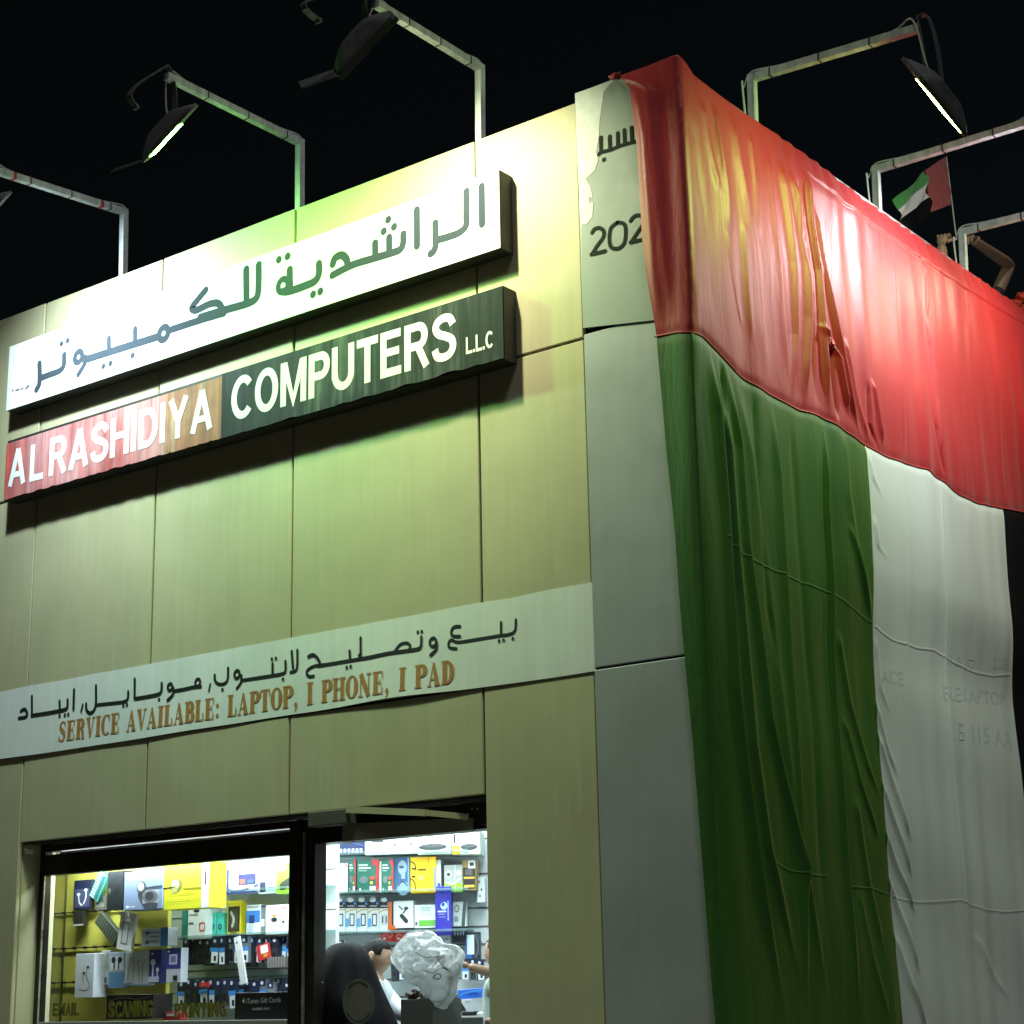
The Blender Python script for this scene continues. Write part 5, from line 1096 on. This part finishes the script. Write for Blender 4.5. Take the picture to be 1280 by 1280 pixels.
Dp('yellow_spine', 'narrow white and yellow box spine between the router boxes', 'box', (565,1040,575,1068), DS, (224, 226, 200), [('r', 0, .6, 1, 1, (225, 185, 60)), ('r', .2, .1, .4, .5, BK)], .04, .2)
Dp('pink_white_pack', 'white pack with a pink band at the left of the second shelf', 'pack', (405,1080,416,1116), DS, (200, 196, 204), [('r', .1, .3, .8, .7, (190, 150, 165))], .06, .14)
Dp('white_carton', 'blank white carton on the second shelf beside the green boxes', 'box', (416,1079,435,1116), DS, (238, 240, 240), [('l', [(.75, .02), (.98, .12)], .03, (210, 90, 90))], .06, .15)
def green(x0, x1, lb): Dp('memory_box', lb, 'box', (x0, 1075, x1, 1116), DS, (36, 100, 84), [('r', .86, 0, 1.0, 1, (176, 46, 50)), ('e', .8, .07, .14, .1, (190, 60, 60)), ('r', .08, .13, .5, .18, (190, 210, 200)), ('r', .08, .22, .62, .27, (200, 215, 205)), ('r', .08, .31, .45, .34, (140, 180, 165)), ('e', .3, .6, .2, .12, (70, 130, 118)), ('e', .3, .6, .13, .08, (120, 110, 120)), ('r', .58, .5, .8, .6, (190, 80, 60)), ('e', .66, .7, .07, .05, (220, 200, 70)), ('r', .58, .8, .84, .93, (225, 228, 228)), ('r', .12, .85, .2, .93, (200, 210, 200))], .06, .16)
green(436, 445, 'thin green box spine at the left of the big green box'); green(446, 474, 'big dark green box with red edge on the second shelf'); green(477, 492, 'smaller dark green box with red edge beside the blue one')
Dp('white_spine', 'thin white spine between the two green boxes', 'box', (474,1076,477,1116), DS, (225, 230, 226), (), .06, .15)
Dp('portrait_box', 'blue box with a grey mannequin head picture', 'box', (492,1072,512,1116), DS, (52, 96, 134), [('e', .55, .28, .28, .2, (150, 170, 186)), ('r', .48, .4, .72, .6, (140, 160, 178)), ('e', .6, .88, .38, .2, (130, 156, 176)), ('l', [(.3, .8), (.55, .68), (.85, .8)], .03, BK), ('e', .5, .27, .16, .04, (60, 80, 100)), ('r', .88, 0, 1, 1, (120, 150, 180))], .06, .14)
Dp('yellow_box', 'bright yellow box with small dark marks on the second shelf', 'box', (513,1071,545,1116), DS, (238, 190, 30), [('r', .7, 0, .74, 1, (200, 150, 20)), ('l', [(0, .12), (.18, .2), (.22, .38)], .02, BK), ('l', [(.02, .6), (.16, .7), (.2, .9)], .02, BK), ('r', .3, .33, .62, .38, (80, 70, 30)), ('e', .42, .58, .12, .07, (245, 215, 90)), ('r', .05, .3, .2, .34, BK), ('r', .05, .52, .2, .56, BK), ('r', .92, .3, 1, .9, (120, 140, 150))], .06, .15)
Dp('white_edge_box', 'slim white box right of the yellow box', 'box', (545,1075,551,1116), DS, (210, 220, 224), [('r', .3, .7, .9, .95, (60, 80, 170))], .06, .13)
Dp('silver_green_box', 'silver box with a lime green foot and round knobs pictured', 'box', (555,1081,578,1115), DS, (150, 158, 154), [('r', 0, .68, 1, 1, (140, 190, 50)), ('r', .58, 0, .62, 1, (200, 206, 200)), ('e', .25, .35, .18, .13, (190, 196, 196)), ('e', .25, .35, .1, .07, (70, 70, 70)), ('e', .8, .3, .12, .1, (200, 206, 206)), ('l', [(.1, .65), (.5, .7), (.9, .5)], .04, (220, 224, 210))], .06, .13)
Dp('brown_gold_box', 'black and gold box with a tag, right end of the second shelf', 'box', (578,1075,595,1113), DS, (150, 128, 70), [('r', .06, .25, .94, .95, (44, 38, 34)), ('r', .1, .55, .9, .62, (190, 160, 60)), ('r', .2, .3, .75, .5, (90, 86, 84)), ('r', .45, .02, .95, .28, (225, 230, 230)), ('r', .55, .08, .85, .2, (60, 60, 60)), ('r', .12, .82, .88, .9, (200, 170, 70))], .06, .12)
for k in range(5):
    x0 = 418+14.*k; lb = ['first white cable pack from the left on the third shelf', 'second white cable pack from the left on the third shelf', 'third white cable pack from the left on the third shelf', 'fourth white cable pack from the left on the third shelf', 'white pack with two dark plugs, fifth on the third shelf'][k]
    pic = [('r', .38, .40, .82, .80, BK), ('r', .46, .44, .74, .76, WH), ('r', .0, .55, .3, .82, (90, 160, 220))] if k < 4 else [('r', .15, .42, .85, .76, (200, 204, 204)), ('r', .28, .48, .38, .7, BK), ('r', .6, .48, .7, .7, BK)]
    Dp('cable_card', lb, 'cable pack', (x0, 1127, x0+13.6, 1165), DS, (226, 230, 232), [('r', 0, .0, 1, .22, (20, 24, 34)), ('t', 'buyer'[:0]+'ooo', .15, .1, .8, .17, WH), ('l', [(0, .36), (.4, .28), (1, .26)], .05, (205, 170, 70)), ('e', .85, .06, .1, .05, (80, 150, 220)), ('e', .45, -.06, .28, .08, (225, 232, 234))]+pic, .09, .06)
Dp('black_card', 'narrow black pack at the left end of the third shelf', 'pack', (411,1128,417,1162), DS, (26, 28, 34), [('r', .1, .25, .9, .4, (150, 156, 160)), ('r', .1, .55, .9, .9, (60, 110, 170))], .08, .06)
Dp('orange_pack', 'orange and black striped pack beside the cable packs', 'pack', (485,1127,494,1162), DS, (200, 100, 50), [('r', .55, 0, .75, .9, BK), ('r', .78, 0, 1, .9, WH), ('r', 0, .86, 1.3, 1, (210, 90, 30))], .09, .07)
Dp('dongle_box', 'white box with black dongle and scissors shape pictured', 'box', (494,1126,517,1160), DS, (228, 230, 230), [('l', [(.35, .55), (.6, .75)], .11, (44, 46, 48)), ('e', .6, .28, .12, .06, (50, 50, 52)), ('l', [(.2, .2), (.4, .32)], .03, (60, 60, 60)), ('l', [(.45, .45), (.6, .3)], .04, (60, 60, 60))], .09, .08)
Dp('green_white_box', 'white box with a green band near its foot', 'box', (518,1131,546,1160), DS, (220, 226, 226), [('r', .2, .66, 1, .92, (110, 180, 70)), ('r', .04, .72, .14, .88, (90, 90, 90)), ('e', .4, .4, .1, .08, (200, 214, 206)), ('e', .66, .4, .1, .08, (200, 214, 206))]+bars(3, .3, .9, .1, .3, (180, 196, 190)), .08, .1)
Dp('blue_can', 'tall violet blue package with white emblem on the third shelf', 'package', (544,1108,564,1169), DS, (50, 48, 160), [('e', .55, .4, .22, .08, (170, 200, 240)), ('e', .5, .37, .1, .04, (60, 60, 170)), ('r', .15, .5, .7, .53, (190, 200, 235)), ('r', .2, .56, .6, .58, (140, 150, 215)), ('r', .2, .62, .65, .64, (120, 130, 205)), ('r', .78, .3, .84, .7, (160, 170, 225)), ('r', .3, .06, .6, .12, (30, 60, 130))], .12, .09)
Dp('remote_box', 'white box with a grey remote control pictured, right of the blue package', 'box', (566,1127,583,1158), DS, (214, 222, 220), [('l', [(.9, .05), (.75, .95)], .13, (80, 88, 90)), ('e', .3, .28, .2, .16, (130, 136, 130)), ('e', .3, .28, .12, .1, (200, 206, 200)), ('r', .1, .6, .4, .8, (150, 156, 150))], .08, .05)
for k, (x0, x1, lb) in enumerate(((476, 492, 'left red blister pack hanging under the third shelf'), (493, 510, 'red blister pack left of the white bag top'), (526, 546, 'red blister pack hanging behind the white bag'))):
    Dp('red_blister', lb, 'pack', (x0, 1164, x1, 1177), DS, (196, 52, 46), [('l', [(.1, .5), (.4, .3), (.7, .6), (.9, .4)], .08, (230, 110, 100)), ('e', .3, .7, .12, .12, (220, 180, 170))], .08, .05)
Dp('white_tag_box', 'small white pack with a grey knob under the third shelf', 'pack', (547,1169,563,1188), DS, (212, 222, 222), [('e', .35, .4, .2, .2, (90, 110, 110)), ('r', .6, .2, .9, .3, (120, 130, 130))], .08, .05)
Dp('cable_bundle', 'bundle of black cables with white tag hanging at the right', 'cables', (565,1162,583,1178), DS, (34, 36, 44), [('e', .2+.2*k, .3, .05, .16, (160, 170, 190)) for k in range(4)], .08, .05)
Dp('blue_tag_cable', 'black cable pack with a blue and white tag beside the right wall slots', 'cables', (582,1165,600,1200), DS, (38, 42, 52), [('r', 0, .25, .45, .95, (50, 90, 170)), ('r', .1, .1, .6, .8, (214, 226, 236)), ('l', [(.7, .1), (.9, .5), (.7, .9)], .05, (90, 100, 110)), ('l', [(.85, .1), (1.1, .4), (.95, .8)], .04, (70, 80, 90))], .1, .05)
Dp('wall_plug', 'white socket adapter on the slotted wall at the right edge', 'adapter', (596,1096,606,1128), DS, (214, 224, 224), [('e', .3, .2, .12, .06, GR), ('e', .6, .5, .12, .06, GR), ('e', .4, .75, .1, .05, GR)], .03, .06)
hang_row([493, 503, 512, 581, 591, 600], 1212, 26, DS, 'packs hanging low on the wall behind the door', DC, 'dark pack hanging low on the slotted wall behind the customers')
hang_row([401, 409, 417, 425], 1190, 30, DS, 'packs hanging left of the customer in the veil', [(180, 190, 190), (40, 50, 80)], 'pack hanging on the wall left above the veiled customer')
# ---- counter and what lies on it
CT = Pl('Y', 1.15); ct = thing('shop_counter', 'white shop counter at the right inside the door', 'counter', (-1.6, 1.2, FL))
za = onY(560, 1266, 1.0).z
xa = onY(545, 1266, .95).x
obj('counter_top', bx((xa, .95, za-.03), (-.34, 1.55, za), .004), mat('counter_white', (.7, .72, .72, 1), .3), ct)
obj('counter_front', bx((xa+.03, .98, FL), (-.34, 1.0, za-.031), .002), mat('counter_glass', (.25, .3, .3, 1), .2), ct)
obj('counter_side', bx((xa+.03, 1.0, FL), (xa+.05, 1.5, za-.031), .002), m_iw, ct)
K = Pl('Y', 1.0)
prod('smartphone', 'phone with a dark screen lying in a white tray on the counter', 'phone', (566,1249,588,1266), K, (220, 226, 228), [('l', [(.25, .15), (.6, .85)], .26, (36, 44, 52)), ('r', .7, .1, .95, .3, (190, 196, 196))], .0, .02)
prod('blue_pouch', 'bright blue pouch lying above the phone on the counter', 'pouch', (572,1236,607,1248), K, (40, 110, 220), [('l', [(.08, .55), (.4, .3), (.95, .25)], .10, (80, 150, 240)), ('l', [(.4, .6), (.55, .45), (.7, .6)], .08, (26, 80, 180))], -.06, .07, rot=3)
prod('paper_stack', 'small stack of white papers behind the bag on the counter', 'papers', (552,1252,566,1268), K, (232, 234, 232), [('r', .1, .5, .9, .56, (170, 180, 180))], -.04, .05)
prod('card_reader', 'small dark card reader at the front of the counter', 'device', (577,1264,596,1270), K, (30, 34, 40), [('r', .1, .2, .8, .6, (60, 70, 80))], .03, .02)
gb = thing('cardboard_box', 'grey cardboard box with a torn upper edge below the white bag', 'box', onY(521, 1280, .60))
q0 = onY(501, 1262, .55); q1 = onY(541, 1262, .55); bm = NB(); zt_ = onY(520, 1248, .55).z
vs = box(bm, (q0.x, .55, FL+.75), (q1.x, .80, zt_)); bmesh.ops.subdivide_edges(bm, edges=bm.edges[:], cuts=5, use_grid_fill=True)
for v in bm.verts:
    if v.co.z > zt_-.001: v.co.z += random.uniform(-.012, .004)
obj('carton', bm, mat('grey_card', (.13, .13, .115, 1), .8, var=.1), gb)
# ---- people in the doorway
W1 = .46
lev = [(1178, 426, 441), (1180, 418, 447), (1185, 411, 453), (1192, 406, 458), (1200, 403, 462), (1210, 399, 466), (1222, 395, 470), (1238, 391, 476), (1252, 388, 484), (1266, 386, 492), (1282, 384, 500), (1310, 384, 506), (1360, 386, 508), (1420, 388, 508), (1500, 386, 512), (1560, 384, 518)]
t = thing('person', 'customer in a long black veil and cloak seen from behind in the doorway', 'person', (onY(440, 1300, W1).x, W1, FL))
bm = NB(); rings = []; NS = 40
for j, (y, x0, x1) in enumerate(lev):
    a = onY(x0, y, W1); b = onY(x1, y, W1); c_ = (a+b)/2; r_ = (b.x-a.x)/2*.80; z = max(c_.z, FL+.01); ring = []
    for k in range(NS):
        an = 2*PI*k/NS; f_ = 1+.10*noise.noise(Vector((math.cos(an)*3.2, math.sin(an)*3.2, z*2.6)))*min(1, j/3)+.02*math.sin(an*9+z*3)*min(1, j/8)
        ring.append(bm.verts.new((c_.x+r_*f_*math.cos(an), c_.y+min(r_*1.05, .24)*f_*math.sin(an), z)))
    rings.append(ring)
    if c_.z < FL: break
for i in range(len(rings)-1):
    for k in range(NS): bm.faces.new((rings[i][k], rings[i+1][k], rings[i+1][(k+1) % NS], rings[i][(k+1) % NS]))
bm.faces.new(rings[0]); bm.faces.new(rings[-1][::-1]); bmesh.ops.recalc_face_normals(bm, faces=bm.faces[:])
o = obj('veil_and_cloak', bm, mat('black_cloth', (.003, .003, .004, 1), .7, spec=.09, bump=.5, bscale=25), t, smooth=True); o.modifiers.new('s', 'SUBSURF').render_levels = 1
hc = onY(433, 1213, W1+.07); obj('face', head_bm(hc, R(200), 0, .10), M_skin, t, smooth=True)
for s in (-1, 1): hand(t, (hc.x+s*.12, W1+.16, hc.z-.45), (-s*.8, .3, .2), (0, 1, 0), M_skin, .5, .9, s)
# man beside her
W2 = .72; hcp = onY(471, 1196, W2)
eL = onY(465, 1275, W2+.05); wL_ = onY(470, 1330, W2-.05); eR = onY(520, 1285, W2-.02); wR_ = onY(512, 1250, W2-.1)
t, hc = stander('person', 'man with short dark hair in a pale blue shirt leaning over the counter', (hcp.x-.02, W2, FL), R(120), (hcp.z-FL)/.935, M_skin, m_hair2, m_shirt, m_dk, eL, wL_, eR, wR_, headyaw=R(112), tilt=R(14))
hand(t, wR_, (onY(528, 1236, W2-.12)-wR_), (0, -.4, -.8), M_skin2, .6, 1.0)
hand(t, wL_, (.5, -.2, -.6), (1, 0, 0), M_skin, .6, 1.0, -1)
# bag holder at the right
W3 = .95; hcp = onY(624, 1190, W3); eR2 = onY(618, 1217, W3-.1); wR2 = onY(585, 1208, W3-.25)
t, hc = stander('person', 'person in a pale shirt at the right, forearm stretched to the white bag', (hcp.x+.02, W3, FL), R(-60), (hcp.z-FL)/.935, M_skin, m_hair, mat('shirt_mint', (.5, .6, .57, 1), .8, bump=.3), m_dk, eR2, wR2, onY(650, 1290, W3-.2), onY(605, 1275, W3-.3), headyaw=R(-80))
hand(t, wR2, (onY(573, 1204, W3-.3)-wR2), (0, -.5, -.8), M_skin, .8, 1.05)
# white plastic bag
def thin_film(*a, **k):
    m = mat(*a, **k); N = m.node_tree.nodes; L = m.node_tree.links; b = N['Principled BSDF']; t_ = N.new('ShaderNodeBsdfTranslucent'); t_.inputs[0].default_value = (.85, .88, .88, 1)
    x_ = N.new('ShaderNodeMixShader'); x_.inputs[0].default_value = .55; L.new(b.outputs[0], x_.inputs[1]); L.new(t_.outputs[0], x_.inputs[2]); L.new(x_.outputs[0], N['Material Output'].inputs[0]); return m
bagp = [(493,1196),(500,1180),(512,1168),(522,1163),(545,1168),(556,1180),(572,1182),(579,1192),(577,1212),(572,1225),(568,1245),(556,1262),(545,1257),(538,1246),(528,1234),(512,1226),(502,1212)]
WB_ = .60; cb = onY(536, 1206, WB_); bm = NB(); pts = [onY(x, y, WB_) for x, y in bagp]
angs = sorted((math.atan2(p.z-cb.z, p.x-cb.x), math.hypot(p.z-cb.z, p.x-cb.x)) for p in pts); A_ = np.array([a for a, _ in angs]); Rr = np.array([r for _, r in angs]); A_ = np.concatenate([A_-2*PI, A_, A_+2*PI]); Rr = np.tile(Rr, 3)
r_ = bmesh.ops.create_icosphere(bm, subdivisions=6, radius=1)
for v in r_['verts']:
    p = v.co.copy(); an = math.atan2(p.z, p.x); rad = math.hypot(p.x, p.z); L_ = float(np.interp(an, A_, Rr))
    c1_ = abs(noise.noise(p*2.1+Vector((3, 1, 4)))); c2_ = abs(noise.noise(p*4.3+Vector((7, 2, 1)))); c3_ = noise.noise(p*9); q3 = p+Vector((1, 1, 1))*.3*noise.noise(p*3); c4_ = max(0, 1-7*abs(noise.noise(q3*3.4)))*.6+max(0, 1-7*abs(noise.noise(q3*6.1+Vector((5, 0, 0)))))*.35
    k = 1+.0*c1_; d_ = .10*p.y*(1-.6*c1_-.6*c2_+.15*c3_)
    v.co = Vector((cb.x+p.x*L_*(1-.10*c2_*(1-rad)), cb.y+d_+.05*(c1_-.2)-.03*c2_-.020*c4_, cb.z+p.z*L_))
bg = thing('plastic_bag', 'crumpled white plastic bag held up in the doorway', 'bag', cb)
obj('bag_film', bm, thin_film('white_plastic_film', (.88, .90, .90, 1), .55, spec=.25, bump=.2, bscale=16), bg, smooth=True)
def bagpt(x, y): q = onY(x, y, WB_-.125); return q
for P in ([(520,1190),(530,1196),(545,1196),(556,1194)], [(540,1208),(548,1200),(556,1196)], [(546,1196),(552,1206),(560,1212)], [(528,1212),(540,1216),(552,1210),(562,1214)], [(541,1222),(548,1224),(551,1220),(546,1217),(541,1222)]):
    bm = NB(); tube(bm, smoothpts([bagpt(*q) for q in P], 4), .0028, 5); obj('printed_line', bm, flat((60, 64, 62)), bg)
# door glass with its oval sticker
DG = Pl('Y', YF); obj('door_glass', bx((xw1+.155, YF+.02, FL+.02), (XR-.036, YF+.026, onY(500, 1046, YF).z)), mg, SF)
q = onY(446, 1252, YF); ox = (onY(466, 1252, YF).x-q.x); oz = q.z-onY(446, 1281, YF).z
bm = NB(); f_ = bm.faces.new([bm.verts.new((q.x+ox*math.cos(2*PI*k/40), YF+.014, q.z+oz*math.sin(2*PI*k/40))) for k in range(40)]); obj('oval_sticker', bm, mat('sticker_olive', (.11, .11, .085, 1), .6, var=.15, vscale=20), SF)
for k in range(22):
    an = R(50)+R(80)*k/9 if k < 10 else R(215)+R(110)*(k-10)/11; rr = .84; x = q.x+ox*rr*math.cos(an); z = q.z+oz*rr*math.sin(an)
    bm = NB(); w_ = .006; box(bm, (-w_, -.0004, -.004), (w_*.4, .0004, random.uniform(.004, .010))); bm.transform(Matrix.Translation((x, YF+.0125, z)) @ Matrix.Rotation(-(an-PI/2), 4, 'Y')); obj('sticker_mark', bm, m_black, SF)
for (x, y) in ((379, 1059), (378, 1095), (403, 1228), (391, 1236)):
    bm = NB(); bmesh.ops.create_icosphere(bm, subdivisions=1, radius=.005, matrix=Matrix.Translation(onY(x, y, YF-.045))); obj('screw', bm, m_steel, SF)
